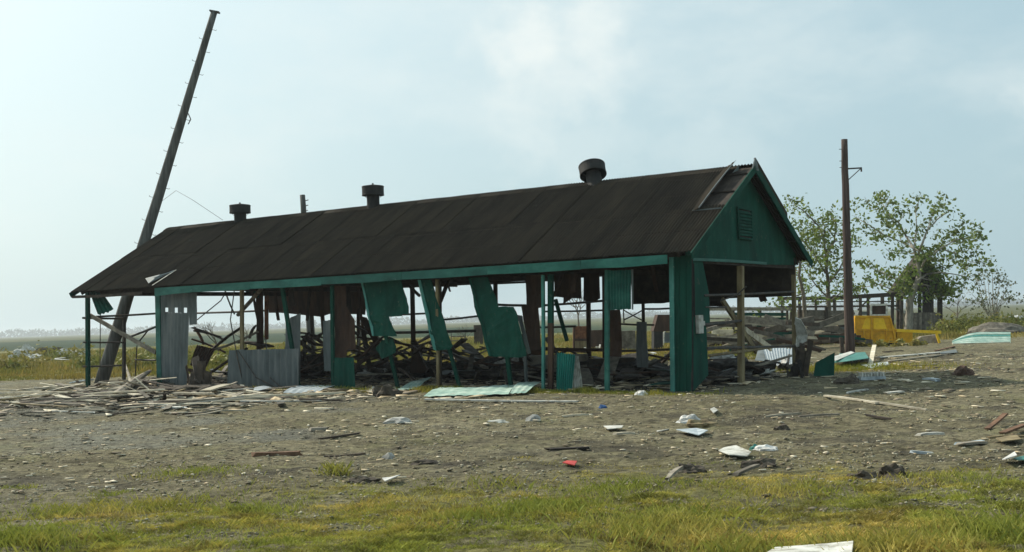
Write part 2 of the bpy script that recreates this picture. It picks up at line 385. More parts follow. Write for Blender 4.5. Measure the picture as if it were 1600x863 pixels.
def obj(name, m, material, parent=None, label=None, cat=None, group=None, kind=None, smooth=False, base=None):
    vs = m.v
    xs = [v.x for v in vs]; ys = [v.y for v in vs]; zs = [v.z for v in vs]
    o0 = Vector(base) if base is not None else Vector(((min(xs) + max(xs)) / 2, (min(ys) + max(ys)) / 2, min(zs)))
    me = bpy.data.meshes.new(name); me.from_pydata([v - o0 for v in vs], [], m.f); me.validate()
    me.materials.append(material)
    if smooth: me.polygons.foreach_set('use_smooth', [True] * len(me.polygons))
    o = bpy.data.objects.new(name, me); o.location = o0
    return link(o, parent, label, cat, group, kind)
def thing(name, loc, label, cat, group=None, rz=0.0):
    o = bpy.data.objects.new(name, None); o.empty_display_size = .3; o.location = loc; o.rotation_euler = (0, 0, rz)
    return link(o, None, label, cat, group)
def sub(v, o): return Vector(v) - Vector(o)
def npmesh(name, verts, faces, material, parent=None, tint=None, **kw):
    """fast mesh: verts (n,3), faces (m,3|4), tint (n,) or (n,3) a vertex colour"""
    me = bpy.data.meshes.new(name); k = faces.shape[1]
    me.vertices.add(len(verts)); me.vertices.foreach_set('co', verts.astype(np.float32).ravel())
    me.loops.add(faces.size); me.loops.foreach_set('vertex_index', faces.astype(np.int32).ravel())
    me.polygons.add(len(faces)); me.polygons.foreach_set('loop_start', np.arange(0, faces.size, k, dtype=np.int32))
    me.update(calc_edges=True)
    if tint is not None:
        ca = me.color_attributes.new('tint', 'FLOAT_COLOR', 'POINT')
        c = np.ones((len(verts), 4), np.float32); c[:, :3] = tint if tint.ndim == 2 else tint[:, None]
        ca.data.foreach_set('color', c.ravel())
    me.materials.append(material)
    o = bpy.data.objects.new(name, me)
    return link(o, parent, **kw)

# ---------------------------------------------------------------- ground sheet
def axis(fine0, fine1, step, lim0, lim1, g=1.12):
    a = list(np.arange(fine0, fine1, step)); s = step; x = a[-1]
    while x < lim1: s *= g; x += s; a.append(min(x, lim1))
    s = step; x = a[0]; pre = []
    while x > lim0: s *= g; x -= s; pre.append(max(x, lim0))
    return np.array(pre[::-1] + a)
gx = axis(-11, 13, .11, -2600, 2600, 1.045)
gy = [5.0]
while gy[-1] < 2600: gy.append(gy[-1] + max(.07, .0085 * gy[-1]) * (1 if gy[-1] < 80 else 2.5))
gy = np.array([-2600, -600, -100, -20, 0, 3] + gy)
X, Y = np.meshgrid(gx, gy); Z = height(X, Y)
nv = X.size; nx = len(gx); ny = len(gy)
idx = np.arange(nv).reshape(ny, nx)
faces = np.stack([idx[:-1, :-1], idx[:-1, 1:], idx[1:, 1:], idx[1:, :-1]], -1).reshape(-1, 4)
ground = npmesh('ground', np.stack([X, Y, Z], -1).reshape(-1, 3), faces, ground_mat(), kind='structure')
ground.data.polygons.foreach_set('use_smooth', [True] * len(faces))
def gattr(n, a):
    at = ground.data.attributes.new(n, 'FLOAT', 'POINT'); at.data.foreach_set('value', np.clip(a, 0, 1).astype(np.float32).ravel())
s_, t_ = shed_st(X, Y); nA = fbm(X * .5, Y * .6, 4, 61); nB = fbm(X * 1.7, Y * 2.4, 4, 67)
gattr('grass', grass_mask(X, Y) * .85)
inside = sstep(s_, -.6, .3) * (1 - sstep(s_, 21.6, 23)) * sstep(t_, -.5, .4) * (1 - sstep(t_, 7, 9))  # floor under the roof: the roof's shade is put into the ground colour
heapz = np.exp(-(((X + 7.5) / 5.5) ** 2 + ((Y - 29.5) / 4.6) ** 2)) * .9
patch = sstep(nB + .5 * nA, .80, .95) * (1 - sstep(Y, 40, 60)) * .6 * sstep(X, -6, 0)
berm = np.exp(-((Y - 13.6 + .3 * np.sin(X * 1.1)) / .5) ** 2) * sstep(nB, .48, .62) * .8
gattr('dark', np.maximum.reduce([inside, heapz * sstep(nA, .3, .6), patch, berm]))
gattr('grey', .75 * sstep(nA + .3 * (nB - .5) + .02 * (-X - 4) - .015 * abs(Y - 18), .4, .8) * (1 - sstep(X, -4, 2)))
gattr('crop', sstep(Y + 14 * (nA - .5), 128, 140) * (1 - sstep(Y, 330, 420)) * (1 - sstep(X, 10, 40)))
gattr('dry', np.maximum(sstep(Y, 330, 430), sstep(Y + 20 * (nA - .5), 85, 120) * sstep(X, 10, 40)))

# ---------------------------------------------------------------- haze
hb = M(); hb.box((0, 0, 9.0), (5320, 5320, 21.0))
hm = bpy.data.materials.new('haze_air'); hm.use_nodes = True; ns, lk = nodes_of(hm); ns.clear()
ho = ns.new('ShaderNodeOutputMaterial'); hv = ns.new('ShaderNodeVolumePrincipled')
hv.inputs['Color'].default_value = (.86, .93, .97, 1); hv.inputs['Density'].default_value = .00034; hv.inputs['Anisotropy'].default_value = .35
lk.new(hv.outputs[0], ho.inputs['Volume'])
HAZE = obj('haze', hb, hm, kind='stuff')

# ---------------------------------------------------------------- the wrecked shed
shed = thing('open_shed', A, 'long storm-wrecked teal shed, open sided, with a dark corrugated roof', 'shed', rz=BROT)
ZE = 3.34
SL = math.atan2(5.45 - ZE, 3.7); TS, CS = math.tan(SL), math.cos(SL)
def roof_z(t): return ZE + (t if t < 3.7 else 7.4 - t) * TS
def sheet_mesh(ln, seed, wd=.76, ribs=9, per=8, rows=3):
    r = random.Random(seed); vs = []; n = ribs * per; o = Vector((seed * 5.1, 0, 0))
    for j in range(rows + 1):
        for i in range(n + 1):
            x = i / n * .767; y = j / rows * ln
            z = .018 * math.cos(2 * math.pi * i / per) + .022 * math.sin(math.pi * i / n) * mnoise.noise(Vector((x * 1.2, y * .9, 0)) + o)
            if j == 0: y += .02 * mnoise.noise(Vector((i * .15, 3, seed)))
            vs.append((x, y, z))
    fs = [(j * (n + 1) + i, j * (n + 1) + i + 1, (j + 1) * (n + 1) + i + 1, (j + 1) * (n + 1) + i) for j in range(rows) for i in range(n)]
    me = bpy.data.meshes.new('roof_sheet'); me.from_pydata(vs, [], fs); me.materials.append(ROOF); return me
LEN = 4.08 / CS
low = [sheet_mesh(LEN * .51, i) for i in range(4)]; upp = [sheet_mesh(LEN * .515, i + 9) for i in range(4)]
NC = 29; W0 = -.32
for side in (0, 1):
    for c in range(NC):
        s0 = W0 + c * .767
        for row in (0, 1):
            if side == 0 and row == 1 and c == 0: continue
            o = bpy.data.objects.new('roof_sheet', (low, upp)[row][rnd.randrange(4)])
            lift = (.014 if row else 0) + (.0012 if c % 2 else 0)
            a = SL
            d0 = -.38 if row == 0 else -.38 + 4.08 * .49
            if side == 0:
                o.rotation_euler = (a, 0, 0); o.location = (-s0 - .767, d0 + rnd.uniform(-.02, .02), ZE + d0 * TS + .03 + lift)
            else:
                o.rotation_euler = (a, 0, math.pi); o.location = (-s0, 7.4 - d0, ZE + d0 * TS + .03 + lift)
            link(o, shed)
# ridge cap in lengths
for c in range(8):
    m = M(); x0 = -.1 - c * 2.74; x1 = x0 - 2.76
    zz = 5.495 + .006 * (c % 2)
    m.add([(x0, 3.5, zz - .2 * TS), (x1, 3.5, zz - .2 * TS), (x1, 3.7, zz), (x0, 3.7, zz), (x0, 3.9, zz - .2 * TS), (x1, 3.9, zz - .2 * TS)], [(0, 1, 2, 3), (3, 2, 5, 4)])
    if c > 0 or True: obj('ridge_cap', m, ROOF, shed)
# rafters, purlins, plates
for k in range(12):
    s = .05 + k * 1.95; m = M()
    m.beam((-s, -.3, roof_z(-.3) - .075), (-s, 3.68, roof_z(3.68) - .075), .05, .12); obj('rafter', m, UNDER, shed)
    m = M(); m.beam((-s, 7.7, roof_z(7.7) - .075), (-s, 3.72, roof_z(3.72) - .075), .05, .12); obj('rafter', m, UNDER, shed)
    if k % 2 == 0:
        m = M(); m.beam((-s, .1, 3.0), (-s, 7.3, 3.0), .05, .14); obj('tie_beam', m, UNDER, shed)
for t in (.6, 1.5, 2.4, 3.3, 4.1, 5.0, 5.9, 6.8):
    m = M(); m.beam((.25, t, roof_z(t) + .004), (-21.9, t, roof_z(t) + .004), .08, .035, segs=1); obj('purlin', m, UNDER, shed)
for t in (.05, 7.35):
    m = M(); m.beam((-.1, t, 3.10), (-21.7, t, 3.10), .09, .18); obj('wall_plate', m, UNDER, shed)
m = M(); m.beam((-.06, .2, 3.0), (-.06, 7.2, 3.0), .1, .14); obj('wall_plate', m, UNDER, shed)
# fascia boards along the long front eave
cuts = [(242, 300), (300, 390), (390, 502), (502, 628), (628, 762), (762, 908), (908, 1043)]
for i, (p0, p1) in enumerate(cuts):
    def eav(px): return (450.5 + (px - 242) * (403.5 - 450.5) / (1040 - 242))
    a = L(p0, eav(p0), -.40); b = L(p1, eav(p1), -.40)
    za, zb = roof_z(-.38) - .02, roof_z(-.38) - .02
    h = .20 if i else .26
    m = M(); m.poly([(a.x + .004, -.42 - .006 * (i % 2), za), (b.x - .004, -.42 - .006 * (i % 2), zb), (b.x - .004, -.42, zb - .20 - rnd.uniform(0, .03)), ((a.x + b.x) / 2, -.425, zb - .21 - rnd.uniform(-.01, .02)), (a.x + .004, -.42, za - h)], (0, .025, 0))
    obj('fascia_board', m, TEALB, shed)
m = M(); m.beam((-18.4, -.33, 2.98), (-21.9, -.36, 2.99), .04, .09, segs=4, warp=-.02); obj('fascia_board', m, WOODD, shed, label='bare dark board under the eave at the far end')
# gable wall + louvre
def gz(t): return roof_z(t) - .03
m = M()
m.poly([(.012, .02, 2.96), (.012, 1.9, 3.0), (.012, 3.6, 2.98), (.012, 5.4, 3.0), (.012, 7.38, 3.03), (.012, 7.38, gz(7.38)), (.012, 3.7, gz(3.7)), (.012, .02, gz(.02))], (-.03, 0, 0))
obj('gable_wall', m, TEAL, shed)
m = M(); m.beam((.03, .3, 3.0), (.03, 5.0, 3.02), .02, .07, segs=5, warp=.015); obj('gable_trim', m, TEALB, shed, label='pale chalky trim strip along the bottom of the gable')
lv = thing_lv = None
c = LS(1161.5, 350); hw, hh = .46, .38
fr = M()
for (y0, z0, y1, z1) in ((-hw, -hh, hw, -hh), (-hw, hh, hw, hh)): fr.beam((.04, c.y + y0, c.z + z0), (.04, c.y + y1, c.z + z1), .05, .05)
for yy in (-hw, hw): fr.beam((.04, c.y + yy, c.z - hh + .026), (.04, c.y + yy, c.z + hh - .026), .05, .05)
lou = obj('louvre_vent', fr, TEAL, shed)
m = M(); m.box((.022, c.y, c.z), (.012, 2 * hw - .05, 2 * hh - .05)); q = obj('backing', m, BLACK, lou); q.location -= lou.location
for k in range(8):
    z = c.z - hh + .1 + k * (2 * hh - .2) / 7
    m = M(); m.add([(.03, c.y - hw + .03, z + .05), (.03, c.y + hw - .03, z + .05), (.075, c.y + hw - .03, z - .03), (.075, c.y - hw + .03, z - .03), (.025, c.y - hw + .03, z + .04), (.025, c.y + hw - .03, z + .04), (.07, c.y + hw - .03, z - .04), (.07, c.y - hw + .03, z - .04)], [(0, 3, 2, 1), (4, 5, 6, 7), (3, 7, 6, 2), (0, 1, 5, 4)])
    q = obj('slat', m, TEAL, lou); q.location -= lou.location
# rake boards at both ends
for xx, lab in ((.33, None), (-21.93, None)):
    m = M(); m.beam((xx, -.42, roof_z(-.42) - .06), (xx, 3.70, roof_z(3.7) - .06), .03, .17); obj('rake_board', m, TEAL, shed)
    m = M(); m.beam((xx, 7.82, roof_z(7.82) - .06), (xx, 3.73, roof_z(3.7) - .06), .03, .20); obj('rake_board', m, TEAL, shed)
# torn-up roof edge by the near peak
def rz(t, s, up): return Vector((-s, t - up * math.sin(SL), roof_z(t) + up * CS))
m = M(); m.corr(rz(1.45, .46, .05), rz(1.45, .24, .13), rz(3.72, .12, .24), rz(3.6, .46, .05), 3, .012, 5, .02, .02); obj('torn_roof_sheet', m, ROOF, shed, label='roof sheet peeled up along the near rake')
m = M(); m.beam(rz(1.42, .23, .14), rz(3.45, .14, .22), .02, .03, segs=4, warp=.02); obj('bent_flashing', m, GALV, shed, label='bent bright flashing along the peeled roof edge')
m = M(); m.poly([(.345, 3.45, roof_z(3.45) + .02), (.345, 3.70, 5.66), (.345, 3.78, 5.60), (.345, 3.9, roof_z(3.9))], (-.03, 0, 0)); obj('torn_flap', m, GALV, shed)
m = M(); m.poly([rz(3.30, .12, .06), rz(3.45, .02, .04), rz(3.5, .0, .16)], (0, .01, .01)); obj('torn_strip', m, GALV, shed)
m = M(); m.poly([(-.46, 1.6, roof_z(1.6) - .012), (.28, 1.6, roof_z(1.6) - .012), (.28, 3.66, roof_z(3.66) - .012), (-.46, 3.66, roof_z(3.66) - .012)], (0, 0, -.015)); obj('roof_decking', m, UNDER, shed)
m = M(); m.beam((-.45, 1.47, roof_z(1.47) + .05), (.28, 1.5, roof_z(1.5) + .045), .03, .03); obj('bent_flashing', m, GALV, shed)
m = M(); m.poly([(.34, 3.72, 5.66), (.34, 5.9, roof_z(5.9) + .20), (.34, 5.9, roof_z(5.9) + .02), (.34, 3.72, 5.45)], (-.05, 0, 0)); obj('verge_sheet', m, ROOF, shed)
# sheet torn open above the far bay
m = M(); pts = [L(226, 436, -.2), L(232, 444, -.3), L(275, 422, 0), L(262, 425, 0)]
def onroof(px, py, up=.05):
    d = ray(px, py); org = Vector((0, 0, HC)); nrm = Vector((-math.sin(SL) * bx_[0], -math.sin(SL) * bx_[1], CS)); p0 = to_world(Vector((0, 0, ZE + .03 + up)))
    k = (p0 - org).dot(nrm) / d.dot(nrm); q = org + d * k - A
    return Vector((-(q.x * ax[0] + q.y * ax[1]), q.x * bx_[0] + q.y * bx_[1], q.z))
m.add([onroof(227, 435, .05), onroof(232, 443, .05), onroof(272, 424, .05), onroof(250, 429, .14)], [(0, 1, 2, 3)]); obj('torn_flap', m, GALV, shed, label='bluish metal flap torn up from the roof above the far bay')
m = M(); m.beam(onroof(238, 446, .06), onroof(275, 422, .08), .05, .012); obj('torn_strip', m, WHITE, shed)
m = M(); m.beam(onroof(240, 434, .12), onroof(272, 423, .1), .035, .012); obj('torn_strip', m, BLUEP, shed)

# posts -------------------------------------------------------------
def post(p0, p1, w, material, t0=0.0, t1=None, d=.1, name='post', label=None, floor=True):
    a = L(*p0, t0); b = L(*p1, t0 if t1 is None else t1)
    if floor: a.z = 0.0
    m = M(); m.beam(a, b, w * .78, d * .7, up=(0, -1, 0), segs=3, warp=rnd.uniform(-.01, .01)); return obj(name, m, material, shed, label=label)
post((137.5, 604), (137, 457), .17, TEAL, d=.15, label='far corner post, green with a grey side')
post((250, 603), (247, 455), .27, TEALB, d=.12, label='wide teal corner board at the far end of the eave')
post((379, 606), (378, 452), .15, TAN, t0=.3, label='tan post behind the low grey counter front')
post((521, 616), (519, 446), .13, TEAL)
post((685, 612), (683, 437), .10, TAN, label='slim tan post, bright along its left edge')
post((689, 612), (688, 437), .05, UNDER, t0=.08)  # dark strip drawn as the shaded right side of the tan post
post((849, 612), (848.5, 430), .09, TEALP, label='thin pale teal pipe post')
post((860.5, 617), (860.5, 505), .17, BROWN, d=.12, t0=.1, label='lower brown length of the thick post')
post((860.5, 505), (860.5, 429), .172, TEAL, d=.122, t0=.1, label='upper teal length of the thick post', floor=False)
post((949, 619), (949, 422), .14, TEALB)
post((622, 606), (598, 505), .12, TEAL, t0=.35, t1=-.02, label='leaning teal post under the ragged panel')
post((719, 603), (672, 440), .11, TEAL, t0=.3, t1=.1, label='leaning teal post knocked out of plumb')
post((799, 606), (790, 540), .13, TEAL, t0=.3, t1=.2, label='leaning teal leg under the large hanging panel')
post((467, 606), (441, 449), .16, TEAL, t0=.3, t1=.1, label='leaning teal strip beside the grey counter front')
post((822, 585), (820, 545), .08, GALV, t0=1.2)
# gable end posts
def gpost(p0, p1, w, material, s=.03, label=None):
    a = LS(*p0, s); b = LS(*p1, s); a.z = 0; m = M(); m.beam(a, b, w, w * .8, up=(1, 0, 0), segs=2); return obj('post', m, material, shed, label=label)
gpost((1158, 592), (1157, 416), .165, TAN, label='tan post in the middle of the open gable end')
gpost((1242, 588), (1240, 417), .12, TAN, label='tan post at the rear corner')
# rear posts
for (a, b, w_, mt) in (((646, 560), (644, 442), .20, BROWN), ((775, 560), (774, 434), .17, BROWN), ((920, 560), (919, 428), .17, BROWN), ((944, 560), (944, 430), .15, BROWN), ((1006, 560), (1004, 425), .10, UNDER), ((1060, 560), (1058, 420), .15, BROWN), ((560, 560), (560, 450), .15, BROWN), ((489, 565), (486, 460), .12, UNDER), ((405, 565), (404, 455), .2, BROWN)):
    post(a, b, w_, mt, t0=7.25)
# corner wall of teal boards
m = M(); m.poly([L(1049, 611.5, 0), L(1080.5, 613, 0), L(1080, 398, 0), L(1050, 402, 0)], (0, .03, 0)); obj('corner_panel', m, TEAL, shed)
m = M(); p, q = L(1051.5, 612, -.02), L(1049.5, 402, -.02); m.beam(p, q, .11, .05, up=(0, -1, 0)); obj('corner_trim', m, TEALP, shed, label='chalky pale trim on the left edge of the corner wall')
m = M(); 
for k, pp in enumerate((1061, 1071)): m.beam(L(pp, 611, -.01), L(pp, 401, -.01), .03, .015, up=(0, -1, 0))
obj('batten', m, TEAL, shed)
m = M(); m.poly([LS(1083.5, 610, 0), LS(1107, 586, 0) , LS(1103.5, 508, 0), LS(1109.5, 505, 0), LS(1108, 460, 0), LS(1098, 409, 0), LS(1083.5, 405, 0)], (-.03, 0, 0))
for v in m.v:
    if v.z < .25: v.z = .0
obj('torn_wall_panel', m, TEAL, shed, label='teal gable-side panel torn to a slanting edge')
m = M(); c0 = LS(1090, 507); m.box((.05, c0.y, c0.z), (.08, .26, .42)); m.box((.06, c0.y + .17, c0.z + .02), (.06, .1, .1)); obj('electrical_box', m, WHITE, shed, label='small white electrical box on the torn teal panel')
m = M(); m.tube([LS(1081.5, 610, -.03), LS(1081.5, 505, -.03), LS(1081, 404, -.03)], .03, 6); obj('conduit', m, BLACK, shed)
m = M(); m.tube([LS(1085, 495, -.04), LS(1084.5, 452, -.04), LS(1083.5, 412, -.04)], .02, 6); obj('conduit', m, BLACK, shed)
# rails of the gable end
def rail(p, q, r=.035, material=STEEL, label=None, name='rail'):
    m = M(); m.tube([p, (Vector(p) + Vector(q)) / 2 + Vector((0, 0, -.01)), q], r, 6); return obj(name, m, material, shed, label=label)
rail(LS(1096, 508), LS(1160, 501)); rail(LS(1104, 544), LS(1242, 541)); rail(LS(1108, 556), LS(1216, 541), material=TAN)
rail(LS(1100, 462), LS(1240, 456), .03); rail(LS(1102, 480), LS(1135, 480), .02)
m = M(); m.beam(LS(1128, 468, 1.0), LS(1182, 550, .6), .16, .06, up=(1, 0, 0)); obj('brace', m, TAN, shed, label='tan timber brace hanging slantwise in the gable end')
m = M(); m.beam(LS(1164, 515, 1.2), LS(1205, 545, 1.4), .16, .05, up=(1, 0, 0)); obj('brace', m, WOOD, shed)
# far end wall: rails and brace
E_ = -21.65
def LE(px, py, s=21.65): return LS(px, py, s)
m = M(); m.beam(LE(193.8, 598), LE(194, 496), .10, .08, up=(1, 0, 0)); obj('post', m, STEEL, shed)
rail(LE(129, 497), LE(194, 498)); rail(LE(130, 535), LE(193, 535), .03); rail(LE(130, 573), LE(190, 571), .03); rail(LE(150, 495), LE(262, 489))
rail(LE(156, 604), LE(157, 470), .015)
m = M(); m.beam(L(141, 493, .1), L(243, 551, .1), .13, .05, up=(0, -1, 0)); obj('brace', m, WOODG, shed, label='grey board slanting down across the far bay')
rail(L(204, 526, 2.5), L(243, 511, 2.5), .04); rail(L(218, 533, 2.5), L(232, 515, 2.5), .03); rail(L(214, 540, 2.5), L(211, 590, 2.5), .02); rail(L(211, 562, 2.5), L(243, 563, 2.5), .03)
# rails of the long rear side
rail(L(308, 489.5, 7.3), L(415, 485.5, 7.3), .04); rail(L(585, 493, 7.3), L(665, 490, 7.3), .035); rail(L(560, 521, 7.3), L(745, 517, 7.3), .05)
rail(L(690, 500, 7.3), L(748, 494, 7.3), .035); rail(L(626, 449, 7.3), L(735, 444, 7.3), .03); rail(L(735, 444, 7.3), L(822, 441, 7.3), .035)
rail(L(770, 476, 5.5), L(822, 477.5, 5.5), .04); rail(L(840, 478, 5.5), L(945, 470, 5.5), .035); rail(L(850, 487, 7.3), L(945, 485, 7.3), .03)
rail(L(826, 512, 7.3), L(900, 510, 7.3), .035); rail(L(826, 545, 5), L(950, 547, 5), .05, BROWN); rail(L(955, 549, 5), L(1050, 546, 5), .035)
rail(L(960, 506, 7.3), L(1022, 508, 7.3), .03); rail(L(1004, 483, 7.3), L(1052, 482, 7.3), .03)
rail(L(700, 440, 3), L(688, 471, 1), .06, BROWN, name='brace'); rail(L(640, 447, 4), L(655, 462, 3), .05, BROWN, name='brace')
rail(L(878, 430, 2), L(866, 462, 1), .05, BROWN, name='brace'); rail(L(868, 468, 3), L(886, 533, 3), .06, TEAL, name='brace')
rail(L(372, 492, 2), L(408, 452, 1), .07, WOODG, name='brace'); rail(L(409, 470, 4), L(398, 457, 3), .05, TEAL, name='brace')
rail(L(975, 485, 6), L(1004, 501, 6), .02); rail(L(975, 500, 6), L(1004, 485, 6), .02); rail(L(974, 483, 6), L(975, 505, 6), .02)

# hanging panels ------------------------------------------------------
def panel(name, pts, t, material, label=None, thick=.022, floor=False):
    v = [L(x, y, (t if isinstance(t, (int, float)) else t[i])) for i, (x, y) in enumerate(pts)]
    m = M(); m.poly(v, (0, thick, 0)); o = obj(name, m, material, shed, label=label)
    import bmesh
    bm = bmesh.new(); bm.from_mesh(o.data); bmesh.ops.triangulate(bm, faces=bm.faces[:])
    if max(p.x for p in v) - min(p.x for p in v) > .25:
        bmesh.ops.subdivide_edges(bm, edges=bm.edges[:], cuts=5, use_grid_fill=True); bmesh.ops.triangulate(bm, faces=bm.faces[:])
        for q in bm.verts:
            w3 = o.location + q.co; k3 = min(1, max(0, (3.0 - w3.z)))
            q.co.y += (.05 * mnoise.noise(w3 * 1.3) + .05 * mnoise.noise(w3 * 3.1) + .012 * math.sin(w3.x * 41)) * k3
            q.co.z += .014 * mnoise.noise(w3 * 4.0) * k3; q.co.x += .010 * mnoise.noise(w3 * 3.4 + Vector((9, 0, 0))) * k3
    bm.to_mesh(o.data); bm.free(); return o
panel('hanging_panel', [(565, 441), (626, 438.5), (638, 480), (638, 491.5), (628, 491.5), (627, 494.5), (609, 495), (619, 526), (607, 525.5), (582, 525.5), (573, 485)], [0, 0, -.1, -.12, -.1, -.1, -.05, -.2, -.2, -.18, -.08], TEAL, 'ragged teal panel hanging askew, stepped along its right side')
panel('hanging_scrap', [(586, 545), (597, 532), (614, 528), (618, 541), (618, 552), (606, 557), (598, 561)], .05, TEAL, 'torn diamond-shaped teal scrap')
panel('panel_edge', [(563.5, 441), (566.5, 441), (584, 525), (581, 525)], [-.03, -.03, -.23, -.23], TEALP)
panel('hanging_panel', [(654, 437.5), (673, 437), (682, 470), (706, 541), (702, 547), (681, 548), (672, 530), (664, 490)], [0, 0, -.05, -.1, -.1, -.12, -.1, -.05], TEAL, 'narrow teal panel leaning behind the slim tan post')
panel('panel_edge', [(652.5, 437.5), (657, 437.5), (681, 548), (676, 546)], [-.03, -.03, -.14, -.14], TEALP)
panel('hanging_panel', [(733, 434), (762, 433), (779, 479.5), (802, 479.5), (808, 494), (823, 556), (810, 559), (790, 558.5), (765, 556.5), (756, 528), (744, 489)], [0, 0, -.12, -.13, -.16, -.26, -.26, -.26, -.25, -.2, -.1], TEAL, 'largest teal panel, hanging crooked in the middle of the long front')
panel('panel_edge', [(731.5, 434), (735, 434), (768, 556.5), (763.5, 556.5)], [-.03, -.03, -.28, -.28], TEAL)
panel('panel_edge', [(807, 492), (813, 493), (829, 552), (824, 554)], .3, GALV, 'pale grey strip beside the largest teal panel')
panel('inner_panel', [(821, 430), (850, 429), (850, 480), (841, 482), (845, 545), (827, 551), (814, 477), (822, 476)], 1.4, BROWN, 'dark brown inner board hanging beside the pale pipe post')
panel('inner_panel', [(523, 447), (540, 447), (541, 478), (552, 500), (557, 546), (543, 546), (541, 560), (523, 562)], .8, BROWN, 'dark brown inner board behind the teal post')
panel('inner_panel', [(866, 430), (907, 428), (908, 467), (893, 466), (880, 475), (880, 465), (866, 464)], 3, BROWN)
panel('inner_panel', [(912, 428), (936, 427), (937, 467), (930, 471), (912, 470)], 3.4, BROWN)
panel('inner_panel', [(952, 484), (970, 484), (971, 558), (953, 557)], 2, BROWN)
panel('inner_panel', [(400, 458), (411, 458), (411, 545), (400, 546)], 3.5, BROWN)
panel('inner_panel', [(413, 462), (419, 462), (419, 530), (413, 532)], 3.4, RUST)  # narrow orange piece paints the sunlit edge of the brown board
panel('rear_wall_panel', [(419, 448), (572, 441), (570, 492), (520, 490), (500, 495), (440, 489), (420, 489)], 7.2, BROWN)
panel('rear_wall_panel', [(985, 420), (1125, 408), (1125, 462), (1035, 474), (988, 476)], 7.2, UNDER)
panel('rear_wall_panel', [(1125, 406), (1242, 403), (1242, 463), (1125, 467)], 7.2, UNDER)
panel('gate_mesh', [(994, 503), (1011, 503), (1012, 575), (995, 574)], 3.5, GALV)
# post-side sheets
def corr(name, q, t, ribs, material, label=None, amp=.014, jag=.02, bend=.02, parent=None, rows=4):
    v = [L(x, y, (t if isinstance(t, (int, float)) else t[i])) for i, (x, y) in enumerate(q)]
    m = M(); m.corr(v[0], v[1], v[2], v[3], ribs, amp, rows, jag, bend); return obj(name, m, material, shed if parent is None else parent, label=label)
corr('counter_front', [(355, 611), (380, 611), (380, 546), (358, 548)], -.05, 2, GALV, amp=.006)
corr('counter_front', [(380, 611), (468, 608), (468, 545), (380, 547)], -.06, 10, GALV, 'low corrugated grey counter front', jag=.01, amp=.03)
corr('wall_sheet', [(447, 590), (470, 590), (470, 489), (447, 500)], .4, 3, WOODG if False else GALV, amp=.01)
corr('wall_sheet', [(507, 580), (519, 580), (517, 500), (505, 502)], .6, 2, GALV, amp=.01)
corr('wall_sheet', [(523, 614), (556, 612), (553, 559), (523, 559)], -.02, 4, TEAL, 'low teal sheet at the foot of the teal post', amp=.008)
corr('hanging_sheet', [(951, 485), (987, 483), (987, 422), (950, 423)], -.05, 8, TEALB, 'ribbed teal sheet hanging from the eave', jag=.015, amp=.026)
panel('sheet_trim', [(986.5, 421), (989, 421), (989, 484), (987, 484)], -.06, GALV)
corr('hanging_sheet', [(153, 492), (178, 484), (158, 455), (140, 456)], [-.5, -.15, .1, -.1], 4, TEAL, 'torn teal sheet dangling at the far corner', jag=.05, bend=.05)
# grey sheet with three slots: built as strips round the holes
x0, x1 = 252, 308
for (pa, pb, ya, yb, nm) in ((252, 283, 460, 600, 0), (283, 308, 459, 508, 0)): pass
def sheetpiece(m, a, b, y0, y1, ribs, amp=.008):
    m.corr(L(a, y1, .0), L(b, y1, .0), L(b, y0, .0), L(a, y0, .0), ribs, amp, 3, 0, .008)
m = M()
m.corr(L(253, 603, 0), L(292, 603, 0), L(296, 489, 0), L(252, 489, 0), 8, .009, 3, .01, .01)
m.corr(L(252, 481, 0), L(308, 481, 0), L(308, 458, 0), L(252, 459, 0), 9, .009, 2, 0, .01)
for a, b in ((252, 258.5), (263, 273.3), (278, 287.6), (292.5, 308)): m.corr(L(a, 489, 0), L(b, 489, 0), L(b, 481, 0), L(a, 481, 0), 2, .006, 1, 0, 0)
m.corr(L(296, 508, 0), L(308, 507, 0), L(308, 489, 0), L(296, 489, 0), 2, .008, 1, 0, 0)
obj('slotted_wall_sheet', m, GALV, shed, label='tall grey wall sheet with three small slots')
# wires and thin stuff hanging under the eave
for pts in ([(366, 455, 0), (360, 500, -.05), (371, 560, -.1), (382, 608, -.05)], [(308, 500, 1), (345, 470, 1), (352, 458, 1)], [(372, 548, -.12), (400, 590, -.15), (440, 610, -.1)], [(415, 530, .5), (418, 560, .2), (422, 590, -.1), (440, 606, -.1)], [(1126, 470, .5), (1150, 462, .4), (1166, 448, .3)]):
    m = M(); m.tube([L(*p) for p in pts], .018, 5); obj('loose_wire', m, STEEL, shed)
